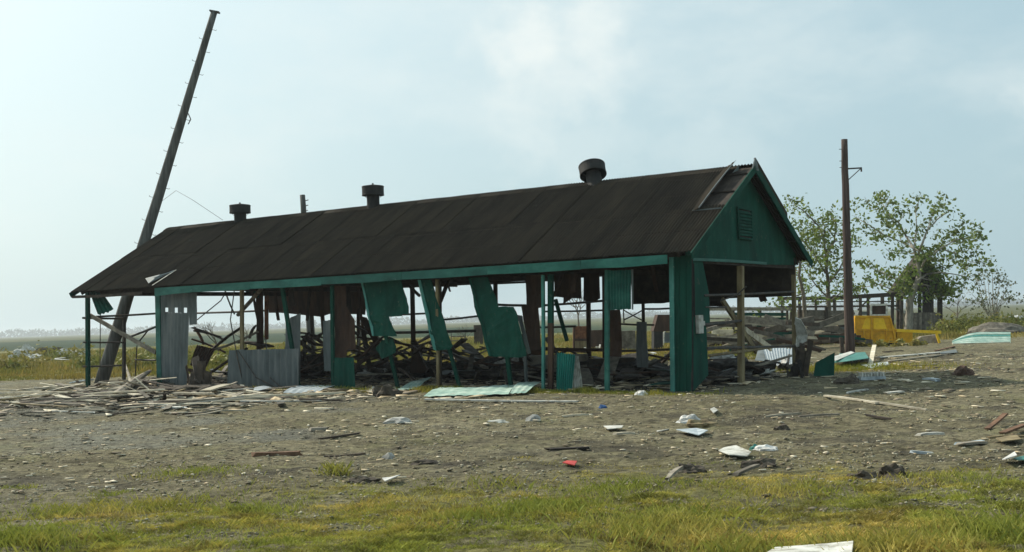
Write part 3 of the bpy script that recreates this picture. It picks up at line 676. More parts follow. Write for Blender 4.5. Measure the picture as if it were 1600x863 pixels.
# ---------------------------------------------------------------- roof ventilators
def ventilator(px, py, rad, neckh, caph, tilt, label):
    p = L(px, py, 3.7); p.z = 5.35
    v = thing('roof_ventilator', to_world(p), label, 'ventilator', 'round metal ventilators along the roof ridge')
    v.rotation_euler = tilt
    def lathe(prof, mt, nm, par=v, n=28):
        vs = []; fs = []
        for r, z in prof:
            for k in range(n): vs.append((r * math.cos(2 * math.pi * k / n), r * math.sin(2 * math.pi * k / n), z))
        for j in range(len(prof) - 1):
            for k in range(n): fs.append((j * n + k, j * n + (k + 1) % n, (j + 1) * n + (k + 1) % n, (j + 1) * n + k))
        m = M(); m.add(vs, fs); return obj(nm, m, mt, par, base=(0, 0, 0), smooth=False)
    nr = rad * .58
    lathe([(nr * 1.15, -.2), (nr, .05), (nr, neckh), (nr * .86, neckh), (nr * .86, 0)], BLACK, 'neck')
    z0 = neckh - .04
    cap = lathe([(rad, z0), (rad * 1.02, z0), (rad * 1.02, z0 + .03), (rad, z0 + .035), (rad, z0 + caph - .03), (rad * 1.02, z0 + caph - .025), (rad * 1.02, z0 + caph), (rad * .96, z0 + caph + .012), (rad * .3, z0 + caph + .05), (.001, z0 + caph + .055)], BLACK, 'wind_band')
    lathe([(rad * .97, z0 + .005), (rad * .97, z0 + caph - .01), (.001, z0 + caph)], BLACK, 'inner_band')
    m = M(); m.tube([(0, 0, z0 + caph + .04), (0, 0, z0 + caph + .1)], .03, 8); obj('knob', m, BLACK, v, base=(0, 0, 0))
    for k in range(4):
        a = k * math.pi / 2 + .4; m = M(); m.beam((nr * math.cos(a), nr * math.sin(a), neckh - .12), (rad * .96 * math.cos(a), rad * .96 * math.sin(a), z0 + .04), .03, .008); obj('strut', m, BLACK, v, base=(0, 0, 0))
ventilator(375.5, 346, .355, .42, .27, (0, 0, 0), 'smallest-looking black ventilator, upright at the far end of the ridge')
ventilator(583.5, 327, .345, .50, .29, (0, 0, 0), 'upright black ventilator in the middle of the ridge')
ventilator(930, 291, .37, .42, .31, (R(-26), R(-5), 0), 'tilted black ventilator nearest the gable, its drum tipped over')

# ---------------------------------------------------------------- poles
def at(p, lift=0.0): return Vector((p.x, p.y, H(p) + lift))
def pole(name, b, t, r0, r1, material, label, **kw):
    e = thing(name, b, label, 'utility pole')
    d = t - b; n = 14; pts = [d * (i / n) + Vector((rnd.uniform(-.012, .012), 0, 0)) for i in range(n + 1)]; pts[0] = Vector((0, 0, 0)) - d.normalized() * .3
    m = M(); m.tube(pts, [r0 + (r1 - r0) * i / n for i in range(n + 1)], 16); obj('shaft', m, material, e, base=(0, 0, 0), smooth=True)
    return e, d
b = at(G(158, 599)); t = W(335.5, 18, b.y + 1.2)
e, d = pole('leaning_pole', b, t, .235, .115, CREO, 'tall grey utility pole leaning steeply over the far end of the roof')
dn = d.normalized(); sx = Vector((dn.z, 0, -dn.x)).normalized()
for k in range(22):
    f = .30 + k * .031
    for sgn in ((1,) if k % 2 else (-1,)):
        r = .235 + (.115 - .235) * f; p = d * f
        m = M(); m.tube([p + sx * sgn * r * .8, p + sx * sgn * (r + .13), p + sx * sgn * (r + .14) + dn * .04], .009, 5); obj('step_peg', m, STEEL, e, base=(0, 0, 0))
m = M(); m.beam(d * .998 - sx * .17, d * 1.0 + sx * .18, .22, .05); obj('pole_cap', m, STEEL, e, base=(0, 0, 0))
m = M(); m.tube([d * .72 + sx * .16, d * .715 + sx * .28 - Vector((0, 0, .12)), d * .71 + sx * .2 - Vector((0, 0, .25))], .02, 5); obj('wire_stub', m, STEEL, e, base=(0, 0, 0))
m = M(); m.tube([W(243, 322, 41.0) , W(275, 298, 38), W(300, 312, 37.5), W(348, 344, 37.2)], .007, 4); obj('loose_wire', m, STEEL, None, 'thin loose wire sagging from the leaning pole to the roof ridge', 'wire')
b = at(G(1328, 557)); t = W(1319, 218, b.y)
e, d = pole('utility_pole', b, t, .185, .115, REDPOLE, 'upright reddish-brown pole with a small bracket, right of the shed')
z = d * .862
m = M(); m.beam(z + Vector((-.13, -.02, 0)), z + Vector((.62, -.02, .02)), .06, .05); m.beam(z + Vector((.09, -.02, -.42)), z + Vector((.56, -.02, -.02)), .04, .03); m.box(z + Vector((.6, -.02, -.06)), (.05, .05, .12)); obj('bracket', m, STEEL, e, base=(0, 0, 0))
m = M()
for f, sg in ((.955, -1), (.90, -1), (.87, -1)): m.tube([d * f, d * f + Vector((sg * .2, 0, 0))], .014, 5)
obj('bolt', m, STEEL, e, base=(0, 0, 0))
b = at(G(489, 576)); t = W(472.5, 305, b.y + .5)
e, d = pole('utility_pole', b, t, .19, .11, CREO, 'dark pole behind the shed, its top showing over the ridge')
for f in (.965, .935, .905):
    m = M(); m.tube([d * f + Vector((.08, 0, 0)), d * f + Vector((.27 - (1 - f) * .8, 0, .04))], .02, 5); obj('insulator_pin', m, STEEL, e, base=(0, 0, 0))

def leaves(centres, sizes, dens, lsz, seed, tilt=.6):
    r = np.random.RandomState(seed); V = []; Fc = []; T = []; o = 0
    C = []; Sg = []
    for c, s in zip(centres, sizes):
        n = max(6, int(dens * (0.6 + r.rand() * .8) * (s ** 1.3)))
        q = r.normal(0, 1, (n, 3)) * np.array([1, 1, .75]) * s * .5
        C.append(np.array(c) + q); Sg.append(np.full(n, 1.0) * (0.75 + .5 * r.rand()))
    C = np.concatenate(C); Sg = np.concatenate(Sg); n = len(C)
    a = r.normal(0, 1, (n, 3)); a /= np.linalg.norm(a, axis=1)[:, None]
    b = r.normal(0, 1, (n, 3)); b = b - a * (a * b).sum(1)[:, None]; b /= np.linalg.norm(b, axis=1)[:, None]
    L_ = lsz * (0.6 + .8 * r.rand(n))[:, None]
    v = np.stack([C, C + a * L_ * .5 + b * L_ * .32, C + a * L_, C + a * L_ * .5 - b * L_ * .32], 1).reshape(-1, 3)
    f = np.arange(4 * n).reshape(-1, 4)
    tn = (Sg * (0.75 + .5 * r.rand(n)))
    col = np.stack([tn * (1 + .25 * r.rand(n)), tn, tn * (.8 + .3 * r.rand(n))], 1)
    return v, f, np.repeat(col, 4, 0)
# ---------------------------------------------------------------- yellow implement and other things to the right
def frame_at(px, py): return at(G(px, py))
o = frame_at(1368, 540); ky = o.y
def P(px, py, dy=0): return W(px, py, ky + dy) - o
ye = thing('yellow_farm_implement', o, 'bright yellow steel farm hopper with a low tongue, parked beyond the upright pole', 'farm machine')
m = M(); m.poly([P(1336, 535), P(1400, 536), P(1402, 522), P(1392, 500), P(1390, 494), P(1336, 494)], (0, 1.6, 0)); obj('hopper', m, YEL, ye, base=(0, 0, 0))
for (a, b_) in ((1346, 1361), (1365, 1386)):
    m = M(); m.poly([P(a, 515, -.012), P(b_, 515, -.012), P(b_ - 6 if a > 1350 else b_, 497, -.012), P(a + (0 if a > 1350 else 7), 497, -.012)], (0, .01, 0)); obj('faded_panel', m, YELD, ye, base=(0, 0, 0))
for (p, q, w_) in ((P(1336, 515.5, -.03), P(1401, 515.5, -.03), .09), (P(1362.5, 535, -.04), P(1362.5, 494, -.04), .1), (P(1336, 495, -.03), P(1391, 495, -.03), .1), (P(1336, 533, -.03), P(1401, 534, -.03), .12), (P(1337, 533, -.035), P(1337, 496, -.035), .09), (P(1399, 531, -.035), P(1391, 497, -.035), .08), (P(1350, 531, -.035), P(1350, 517, -.035), .05), (P(1385, 531, -.035), P(1385, 517, -.035), .05)):
    m = M(); m.beam(p, q, w_, .05, up=(0, -1, 0)); obj('rib', m, YEL, ye, base=(0, 0, 0))
m = M(); m.poly([P(1400, 536), P(1426, 536), P(1426, 519), P(1400, 519)], (0, .8, 0)); obj('side_box', m, YEL, ye, base=(0, 0, 0))
m = M(); m.beam(P(1400, 516.5), P(1470, 519.5), .14, .1, up=(0, -1, 0)); m.beam(P(1463, 521), P(1468, 536), .10, .08, up=(0, -1, 0)); obj('tongue', m, YELD, ye, base=(0, 0, 0))
for px in (1350, 1392):
    m = M(); m.tube([P(px, 534, .3), P(px, 534, .5)], .30, 16); obj('wheel', m, BLACK, ye, base=(0, 0, 0))
o = frame_at(1373, 530); 
def P2(px, py, dy=0): return W(px, py, o.y + dy) - o
sb = thing('framed_box', o, 'white-framed brown box raised behind the yellow hopper', 'cabinet')
m = M(); m.poly([P2(1362, 491.5), P2(1384, 491), P2(1384, 478), P2(1362, 478)], (0, .6, 0)); obj('box_panel', m, BROWN, sb, base=(0, 0, 0))
m = M()
for p, q in ((P2(1360, 477, -.03), P2(1386, 476, -.03)), (P2(1360, 493, -.03), P2(1386, 492.5, -.03)), (P2(1361, 492, -.033), P2(1361, 478, -.033)), (P2(1385.5, 492, -.033), P2(1385.5, 478, -.033))): m.beam(p, q, .10, .06, up=(0, -1, 0))
obj('frame', m, WHITE, sb, base=(0, 0, 0))
m = M(); m.beam(P2(1366, 492, .3), P2(1366, 530, .3), .1, .1); m.beam(P2(1382, 492, .3), P2(1382, 530, .3), .1, .1); obj('leg', m, STEEL, sb, base=(0, 0, 0))

def rowthing(name, px, py, label, cat, group=None):
    o = frame_at(px, py); e = thing(name, o, label, cat, group)
    def Q(x, y, dy=0): return W(x, y, o.y + dy) - o
    return e, Q, o
# plank trailer with a faded green side
e, Q, o = rowthing('slatted_trailer', 1170, 531, 'long slatted wooden trailer with a faded green side, seen through the gable end', 'trailer')
for (x0, y0, x1, y1, h, mt) in ((1098, 483, 1236, 483, .22, WOODG), (1098, 498, 1140, 498, .10, WOODG), (1098, 508, 1145, 508, .10, WOODG), (1098, 517, 1145, 517, .12, WOODG), (1145, 491, 1228, 491.5, .20, TEAL), (1145, 498, 1228, 498, .14, TEAL), (1145, 504, 1228, 505, .12, WOODD), (1145, 510, 1228, 511, .14, WOODG), (1145, 519, 1236, 520, .28, BLACK)):
    m = M(); m.beam(Q(x0, y0), Q(x1, y1), h, .05, up=(0, -1, 0)); obj('plank', m, mt, e, base=(0, 0, 0))
for x in (1100, 1146, 1188, 1230, 1236):
    m = M(); m.beam(Q(x, 531, .06), Q(x, 482, .06), .14, .08, up=(0, -1, 0)); obj('stake', m, WOODD, e, base=(0, 0, 0))
m = M(); m.tube([Q(1150, 528, .3), Q(1150, 528, .55)], .4, 14); m.tube([Q(1222, 528, .3), Q(1222, 528, .55)], .4, 14); obj('wheel', m, BLACK, e, base=(0, 0, 0))
# plank wall beyond
e, Q, o = rowthing('plank_wall', 1290, 533, 'low wall of weathered horizontal planks between the shed and the upright pole', 'wall')
k = 0
for (y0, h, mt) in ((489, .26, WOODG), (497.5, .30, WOODG), (507, .28, WOODD), (513, .22, WOODG), (521, .26, WOODG), (528, .22, WOODD)):
    for x0, x1 in ((1246, 1291), (1291.5, 1334)):
        if y0 == 513 and x0 > 1290: mt = GALV
        m = M(); m.beam(Q(x0, y0 + rnd.uniform(-1, 1), rnd.uniform(-.03, .03)), Q(x1, y0 + rnd.uniform(-1, 1)), h * rnd.uniform(1.0, 1.25), .09, up=(0, -1, 0), segs=3, warp=.02); obj('plank', m, mt, e, base=(0, 0, 0))
for x in (1250, 1291, 1330):
    m = M(); m.beam(Q(x, 534, -.12), Q(x, 480, -.12), .16, .1, up=(0, -1, 0)); obj('stake', m, WOODD, e, base=(0, 0, 0))
# long ruined frame behind
e, Q, o = rowthing('ruined_pole_shed', 1310, 522, 'long bare frame of a roofless shed behind the plank wall', 'shed')
for (x0, y0, x1, y1, w_) in ((1215, 467, 1300, 466, .25), (1300, 466, 1412, 459.5, .30), (1215, 480, 1405, 478, .14), (1260, 472, 1400, 471, .08)):
    m = M(); m.beam(Q(x0, y0), Q(x1, y1), w_, .1, up=(0, -1, 0)); obj('beam', m, WOODD, e, base=(0, 0, 0))
for x in (1222, 1250, 1276, 1305, 1345, 1357, 1380, 1394, 1408):
    m = M(); m.beam(Q(x, 523), Q(x + rnd.uniform(-2, 2), 461 if x > 1300 else 467), rnd.uniform(.12, .25), .12, up=(0, -1, 0)); obj('post', m, WOODD, e, base=(0, 0, 0))
m = M(); m.beam(Q(1340, 485), Q(1362, 463), .1, .08, up=(0, -1, 0)); obj('brace', m, WOODD, e, base=(0, 0, 0))
m = M(); m.poly([Q(1340, 492), Q(1360, 492), Q(1358, 487), Q(1342, 487)], (0, 1.5, 0)); obj('fallen_sheet', m, GALV, e, base=(0, 0, 0))
m = M(); m.poly([Q(1398, 484), Q(1416, 486), Q(1414, 490), Q(1396, 481)], (0, .1, 0)); obj('fallen_sheet', m, WHITE, e, base=(0, 0, 0))
# overgrown shack
e, Q, o = rowthing('overgrown_shack', 1445, 517, 'small gabled shack with an open front and vines on its roof, behind the pale tree', 'shack')
m = M(); m.poly([Q(1402, 455), Q(1486, 459), Q(1462, 425), Q(1448, 398), Q(1440, 400), Q(1420, 428)], (0, .2, 0)); obj('gable_wall', m, WOODD, e, base=(0, 0, 0))
m = M(); m.poly([Q(1400, 458, -.3), Q(1402, 461, -.3), Q(1446, 402, -.3), Q(1446, 396, -.3)], (0, 2.2, 0)); m.poly([Q(1446, 396, -.3), Q(1446, 402, -.3), Q(1484, 463, -.3), Q(1488, 461, -.3)], (0, 2.2, 0)); obj('roof', m, UNDER, e, base=(0, 0, 0))
vr = random.Random(4); vc = [tuple(Q(1404 + 41 * f + vr.uniform(-2, 3), 458 - 60 * f + vr.uniform(-2, 6), -.6)) for f in [i / 16 for i in range(17)]] + [tuple(Q(1446 + 40 * f + vr.uniform(-6, 2), 398 + 62 * f + vr.uniform(0, 6), -.6)) for f in [i / 22 for i in range(23)]] + [tuple(Q(vr.uniform(1408, 1480), vr.uniform(448, 464), -.6)) for _ in range(7)] + [tuple(Q(vr.uniform(1430, 1465), vr.uniform(415, 450), -.5)) for _ in range(4)]
v_, f_, t_v = leaves(vc, [.75] * len(vc), 34, .28, 77); npmesh('vines', v_, f_, LEAF, e, tint=t_v * 1.3)
for x, w_ in ((1404, .3), (1424, .2), (1437, .2), (1447, .5), (1456, .2), (1468.5, .32)):
    m = M(); m.beam(Q(x, 516, .02), Q(x, 456, .02), w_, .2, up=(0, -1, 0)); obj('post', m, WOODD, e, base=(0, 0, 0))
for k in range(14):
    x = 1412 + k * 4.1
    m = M(); m.poly([Q(x, 516, -.1), Q(x + 3.8, 516, -.1), Q(x + 3.8, 489 - rnd.uniform(0, 1.5), -.1), Q(x, 489, -.1)], (0, .05, 0)); obj('board', m, WOODG, e, base=(0, 0, 0))
# fallen sheets by the field on the right
e, Q, o = rowthing('fallen_roof_piece', 1534, 538, 'curved pale green roof piece lying on the ground at the right edge of the lot', 'scrap')
m = M(); v = [Q(1488, 537, 0), Q(1579, 536, 0), Q(1577, 519, .8), Q(1545, 519, .8)]
n = 14
for k in range(5):
    pts = []
    for i in range(n + 1):
        u = i / n; x = 1488 + 91 * u; top = 519 + 14 * (1 - min(1, u * 1.9)) ** 2; y = 537 + (top - 537) * (k + 1) / 5; y0 = 537 + (top - 537) * k / 5
        pts.append((Q(x, y0 - .3, .25 * k), Q(x, y, .25 * (k + 1))))
    m = M(); vs = [p for pr in pts for p in pr]; vs2 = [p + Vector((0, .03, 0)) for p in vs]; nn = len(vs)
    m.add(vs + vs2, [(2 * i, 2 * i + 2, 2 * i + 3, 2 * i + 1) for i in range(n)] + [(nn + 2 * i + 1, nn + 2 * i + 3, nn + 2 * i + 2, nn + 2 * i) for i in range(n)])
    obj('sheet_strip', m, PALEG if k != 3 else TEALP, e, base=(0, 0, 0))
m = M(); m.beam(Q(1488, 539, -.1), Q(1578, 536.5, -.1), .12, .06, up=(0, -1, 0), segs=4, warp=.02); obj('edge_board', m, WOOD, e, base=(0, 0, 0))
p = at(G(1556, 522)); m = M(); m.blob(p, (1.6, 1.2, .62), 5, 3, .3, -.05); obj('dirt_mound', m, MATS['gravel_stone'] if False else WOODG, None, 'grey mound behind the curved pale green roof piece', 'mound')
p = at(G(1590, 503)); m = M(); m.blob(p + Vector((0, 0, .2)), (.8, .6, .45), 8, 2, .35, -.2); obj('white_bundle', m, BAG, None, 'small white bundle in the grass at the far right edge', 'bundle')

# ---------------------------------------------------------------- trees
def tree(name, base, depth, limbs, clumps, scale_fn, label, cat='tree', bark=BARK, leaf=LEAF, lsz=.22, dens=60, csz=.55, spread=1.6, r0=.22, seed=1, twig=.018, xtra=0):
    o = W(*base, depth); o.z = H(o); e = thing(name, o, label, cat)
    r = random.Random(seed)
    def Pt(x, y, dy): return W(*scale_fn(x, y), depth + dy) - o
    nodes = []; m = M()
    def dev(x, y): return (mnoise.noise(Vector((x * .012, y * .012, seed * 3.3)))) * spread * 2.2
    for li, (pts, ra, rb) in enumerate(limbs):
        P3 = [Pt(x, y, dev(x, y) * (0 if li == 0 else 1)) for x, y in pts]
        if li == 0: P3[0].z = -.1
        n = len(P3); fine = []
        for i in range(n - 1):
            for k in range(4): fine.append(P3[i].lerp(P3[i + 1], k / 4) + Vector((r.uniform(-.03, .03), r.uniform(-.03, .03), 0)) * (k > 0))
        fine.append(P3[-1]); rr = [ra + (rb - ra) * i / (len(fine) - 1) for i in range(len(fine))]
        m.tube(fine, rr, 7)
        nodes += [(p, q) for p, q in zip(fine, rr)][4 if li == 0 else 0:]
    cs = []; 
    for (x, y) in clumps:
        c = Pt(x, y, dev(x, y) + r.uniform(-1, 1) * spread * .6); cs.append(c)
    order = sorted(cs, key=lambda c: min((c - p).length for p, _ in nodes))
    for c in order:
        p, pr = min(nodes, key=lambda q: (q[0] - c).length + max(0, q[0].z - c.z) * .6)
        mid = p.lerp(c, .5) + Vector((r.uniform(-.1, .1), r.uniform(-.1, .1), r.uniform(-.02, .14))) * (c - p).length * .7
        ra = min(pr * .7, twig * 2.2); seg = [p, p.lerp(mid, .5) + Vector((0, 0, .02)), mid, mid.lerp(c, .5), c]
        m.tube(seg, [ra, ra * .85, ra * .7, ra * .55, twig * .4], 5, cap=False)
        for k, q in enumerate(seg[1:]): nodes.append((q, ra * .6))
        for k in range(3):
            d = Vector((r.uniform(-1, 1), r.uniform(-1, 1), r.uniform(-.3, 1))) * csz * .7
            m.tube([c, c + d * .5 + Vector((0, 0, .05)), c + d], [twig * .5, twig * .4, twig * .2], 4, cap=False)
    obj('trunk', m, bark, e, base=(0, 0, 0), smooth=True)
    ex = []
    for k in range(xtra):
        a = r.choice(cs); ex.append(a + Vector((r.gauss(0, .45), r.gauss(0, .6), r.gauss(0, .35))))
    allc = cs + ex
    v, f, t = leaves([tuple(c) for c in allc], [csz * r.uniform(.6, 1.25) for _ in cs] + [csz * .45] * len(ex), dens, lsz, seed)
    npmesh('crown', v, f, leaf, e, tint=t)
    return e
T2C = [(215,60),(130,100),(180,140),(60,120),(75,195),(120,230),(250,110),(295,100),(240,180),(230,150),(265,230),(300,160),(350,165),(170,280),(180,325),(215,285),(250,300),(290,270),(330,300),(430,75),(455,75),(365,100),(415,135),(560,75),(530,120),(570,120),(610,150),(540,160),(500,210),(450,240),(430,270),(410,320),(360,340),(480,220),(560,270),(530,295),(690,230),(650,265),(630,280),(665,320),(600,300),(585,340),(700,320),(765,240),(800,290),(765,320),(740,300),(775,375),(755,400),(460,400),(480,420),(440,390),(510,380),(550,370),(620,400),(650,400),(680,385),(600,440),(640,440),(570,460),(690,470),(710,490),(590,490),(630,560),(700,545),(750,535),(695,580),(650,575),(830,440),(820,465),(270,400),(300,400),(380,400),(330,380),(120,460),(150,465),(190,500),(230,520),(260,540),(300,490),(350,490),(300,540),(260,570),(220,590),(180,560),(130,555),(75,605),(100,610),(330,590),(340,640),(390,640),(310,620),(530,600),(560,610),(590,600),(610,620),(520,640),(500,630),(540,630),(260,200),(220,170),(280,210),(195,90),(350,600),(370,610),(320,560),(240,80),(200,60)]
s2 = lambda x, y: (1320 + x / 3.754, 290 + y / 3.754)
T2L = [([(373, 850), (378, 760), (378, 680), (400, 620), (430, 555), (438, 500), (424, 430), (405, 370)], .30, .10),
       ([(405, 370), (360, 300), (325, 230), (270, 180), (215, 100)], .09, .03), ([(424, 430), (455, 340), (480, 270), (540, 200), (610, 150)], .10, .03),
       ([(480, 270), (510, 190), (530, 110)], .05, .02), ([(438, 500), (470, 440), (560, 370), (650, 320), (760, 300)], .09, .025), ([(405, 370), (330, 330), (230, 290), (130, 225), (70, 190)], .07, .02),
       ([(430, 555), (480, 520), (560, 510), (640, 520), (740, 540)], .09, .02), ([(400, 620), (330, 560), (250, 530), (130, 470)], .09, .02), ([(380, 670), (300, 620), (200, 580), (100, 600)], .07, .02),
       ([(400, 620), (460, 580), (540, 600), (600, 610)], .07, .02), ([(405, 370), (420, 270), (415, 150), (440, 80)], .06, .02), ([(560, 370), (650, 400), (740, 450), (830, 450)], .05, .015), ([(430, 540), (520, 560), (480, 540)], .04, .01)]
tree('broadleaf_tree', (1420, 517), 80, T2L, T2C, s2, 'broad storm-stripped tree with a pale trunk and leaf clumps, right of the upright pole', lsz=.28, dens=48, csz=.62, spread=1.8, seed=3, twig=.03, xtra=45)
s1 = lambda x, y: (1200 + x / 2.6975, 200 + y / 2.6975)
T1C = [(115,330),(150,345),(170,370),(120,400),(140,410),(185,400),(215,410),(195,440),(230,430),(275,370),(290,410),(265,390),(150,440),(175,460),(135,480),(200,490),(225,470),(250,490),(290,450),(310,480),(350,470),(330,500),(165,510),(190,530),(225,540),(250,520),(280,530),(300,550),(335,540),(145,560),(180,580),(230,590),(200,600),(270,590),(300,600),(315,630),(340,620),(370,680),(380,690),(130,640),(150,650),(190,640),(220,660),(290,670),(330,700),(170,690),(240,700),(200,720),(130,600),(170,420),(205,460),(240,450),(260,440),(215,500),(240,560),(180,480),(200,560),(160,480),(250,640),(280,640),(320,570),(100,350),(260,360),(90,310),(345,430),(230,500)]
T1L = [([(255, 880), (256, 780), (255, 700), (250, 620), (245, 540), (235, 460)], .16, .06), ([(235, 460), (210, 410), (160, 360), (110, 320)], .06, .02), ([(250, 620), (200, 540), (160, 490), (130, 440)], .06, .02),
       ([(245, 540), (280, 480), (285, 400), (270, 365)], .06, .02), ([(252, 660), (300, 600), (330, 530), (350, 450)], .06, .02), ([(235, 460), (240, 420), (230, 400)], .04, .02), ([(255, 720), (200, 660), (160, 600), (135, 560)], .05, .02), ([(255, 740), (310, 690), (340, 640)], .05, .02)]
tree('green_tree', (1294, 524), 66, T1L, T1C, s1, 'bushy many-stemmed light green tree between the shed gable and the upright pole', lsz=.20, dens=46, csz=.62, spread=1.4, seed=5, twig=.02, xtra=160, bark=BARKD)
tree('slanting_tree', (1262, 524), 62, [([(165, 870), (150, 700), (130, 620), (135, 560), (95, 590)], .13, .04)], [(125, 700), (100, 600), (140, 650), (90, 720), (60, 730), (40, 740)], s1, 'thin dark curved tree close behind the shed rear corner', lsz=.18, dens=40, csz=.5, seed=6, bark=BARKD, xtra=14)
T3C = [(800,530),(830,540),(780,510),(870,500),(915,530),(955,580),(965,660),(760,690),(800,690),(830,700),(740,630),(820,620),(900,620),(870,560),(850,500),(940,640),(890,700),(720,680),(775,560),(860,640),(930,560),(800,640),(980,650),(780,700),(790,680)]
T3L = [([(868, 800), (868, 720), (870, 640), (866, 520)], .07, .02)] + [([(868 + a * .1, 790), (868 + a * .5, 700), (868 + a, b_)], .05, .015) for a, b_ in ((-100, 530), (-60, 500), (-30, 560), (45, 530), (85, 590), (100, 660), (-120, 640), (20, 600), (60, 650))]
tree('small_shrub_tree', (1551, 508), 92, T3L, T3C, s2, 'small grey-green many-stemmed tree at the edge of the field, far right', lsz=.24, dens=34, csz=.62, spread=1.0, seed=8, twig=.022, leaf=LEAFG, xtra=30)
# bare storm-stripped bushes beyond the shed
def bare(px, py, depth, h, w_, label, seed, name='bare_tree'):
    o = W(px, py, depth); o.z = H(o); e = thing(name, o, label, 'tree'); r = random.Random(seed); m = M()
    def grow(p, d, ln, ra, lv):
        q = p + d * ln; mid = p.lerp(q, .5) + Vector((r.uniform(-1, 1), r.uniform(-1, 1), 0)) * ln * .08
        m.tube([p, mid, q], [ra, ra * .8, ra * .6], 5 if lv < 2 else 4, cap=False)
        if lv < 4:
            for _ in range(3 if lv < 3 else 2):
                nd = (d + Vector((r.uniform(-1, 1) * w_, r.uniform(-1, 1) * w_, r.uniform(-.3, .6)))).normalized()
                grow(q, nd, ln * r.uniform(.55, .8), ra * .55, lv + 1)
    grow(Vector((0, 0, -.1)), Vector((r.uniform(-.1, .1), 0, 1)).normalized(), h * .34, h * .022, 0)
    obj('trunk', m, BARKD, e, base=(0, 0, 0))
bare(905, 520, 75, 4.6, .8, 'bare stripped tree seen through the shed behind the rusty cupboards', 11)
bare(340, 540, 60, 3.0, 1.0, 'bare brush beyond the shed, right of the slotted grey sheet', 12)
bare(385, 540, 64, 2.6, 1.0, 'bare brush beyond the shed, behind the tan post of the counter', 13)
bare(556, 535, 66, 2.8, .9, 'bare brush beyond the shed, left of the ragged teal panel', 14)
bare(1495, 508, 85, 3.4, 1.0, 'thin bare bush right of the overgrown shack', 15)
bare(727, 530, 62, 2.0, .9, 'bare sapling beside the dark stump beyond the shed', 16)

# distant tree line and hedge
def treeline(name, pts, n, hmin, hmax, lsz, seed, kindlab):
    r = np.random.RandomState(seed); P0 = np.array(pts); u = r.rand(n) * (len(P0) - 1); i = u.astype(int); fr = (u - i)[:, None]
    q = P0[i] * (1 - fr) + P0[i + 1] * fr
    env = fbm(q[:, 0] * .03, q[:, 0] * 0 + seed, 4, seed) ; env = hmin + (hmax - hmin) * np.clip((env - .25) * 2, 0, 1)
    z = (r.rand(n) ** 1.4) * env
    C = np.stack([q[:, 0], q[:, 1] + r.normal(0, 12, n), z], 1)
    d = r.normal(0, 1, (n, 3, 3)) * lsz
    v = (C[:, None, :] + d).reshape(-1, 3); v[:, 2] = np.maximum(v[:, 2], -.2)
    npmesh(name, v, np.arange(3 * n).reshape(-1, 3), TREES, kind='stuff')
treeline('distant_treeline', [(-2400, 2380), (-1400, 2300), (-400, 2380), (600, 2450), (1500, 2400), (2300, 2400)], 34000, 7, 17, 2.2, 3, '')

# ---------------------------------------------------------------- grass
def blades(name, x, y, h, wd, tint, seed, lean=.35, **kw):
    r = np.random.RandomState(seed); n = len(x); z = height(x, y) - .01
    a = r.rand(n) * math.pi * 2; dx = np.cos(a) * wd / 2; dy = np.sin(a) * wd / 2
    la = r.rand(n) * math.pi * 2; lx = np.cos(la) * h * lean * r.rand(n); ly = np.sin(la) * h * lean * r.rand(n)
    B = np.stack([x, y, z], 1)
    v = np.stack([B + np.stack([-dx, -dy, 0 * h], 1), B + np.stack([dx, dy, 0 * h], 1),
                  B + np.stack([dx * .7 + lx * .4, dy * .7 + ly * .4, h * .6], 1), B + np.stack([lx, ly, h], 1)], 1).reshape(-1, 3)
    f = np.arange(4 * n).reshape(-1, 4)
    return npmesh(name, v, f, GRASS, tint=np.repeat(tint, 4, 0), kind='stuff', **kw)
def tints(x, y, r, dry=.35):
    n = fbm(x * .8, y * .9, 3, 91) + .35 * (fbm(x * 3, y * 3, 2, 93) - .5); k = np.clip((n - .5) * 3.2 + dry + (r.rand(len(x)) - .5) * .5, 0, 1)[:, None]
    g = np.array([.80, .90, .78]); d = np.array([1.30, 1.12, 1.35]); c = g * (1 - k) + d * k
    return c * (.82 + .36 * r.rand(len(x)))[:, None]
r = np.random.RandomState(5); n = 760000
y = 7.2 + (r.rand(n) ** 1.25) * 8.5; x = (r.rand(n) * 2 - 1) * y * .52
gm = grass_mask(x, y); cl_ = fbm(x * 2.1, y * 2.6, 3, 55)
keep = r.rand(n) < np.clip(gm * 1.1 * sstep(cl_, .22, .5), 0, 1) * np.clip(1.25 - (y - 8) * .09, .4, 1); x, y, cl_ = x[keep], y[keep], cl_[keep]
hh_ = (.016 + .055 * sstep(cl_, .45, .8) * r.rand(len(x)) + .022 * r.rand(len(x))) * np.where(y > 11, .7, 1.0)
blades('grass', x, y, hh_ * .85, .004 + .003 * r.rand(len(x)), tints(x, y, r, .68) * (.55 + .75 * sstep(fbm(x * 4.2, y * 5.5, 3, 131), .32, .62))[:, None], 6, 1.8)
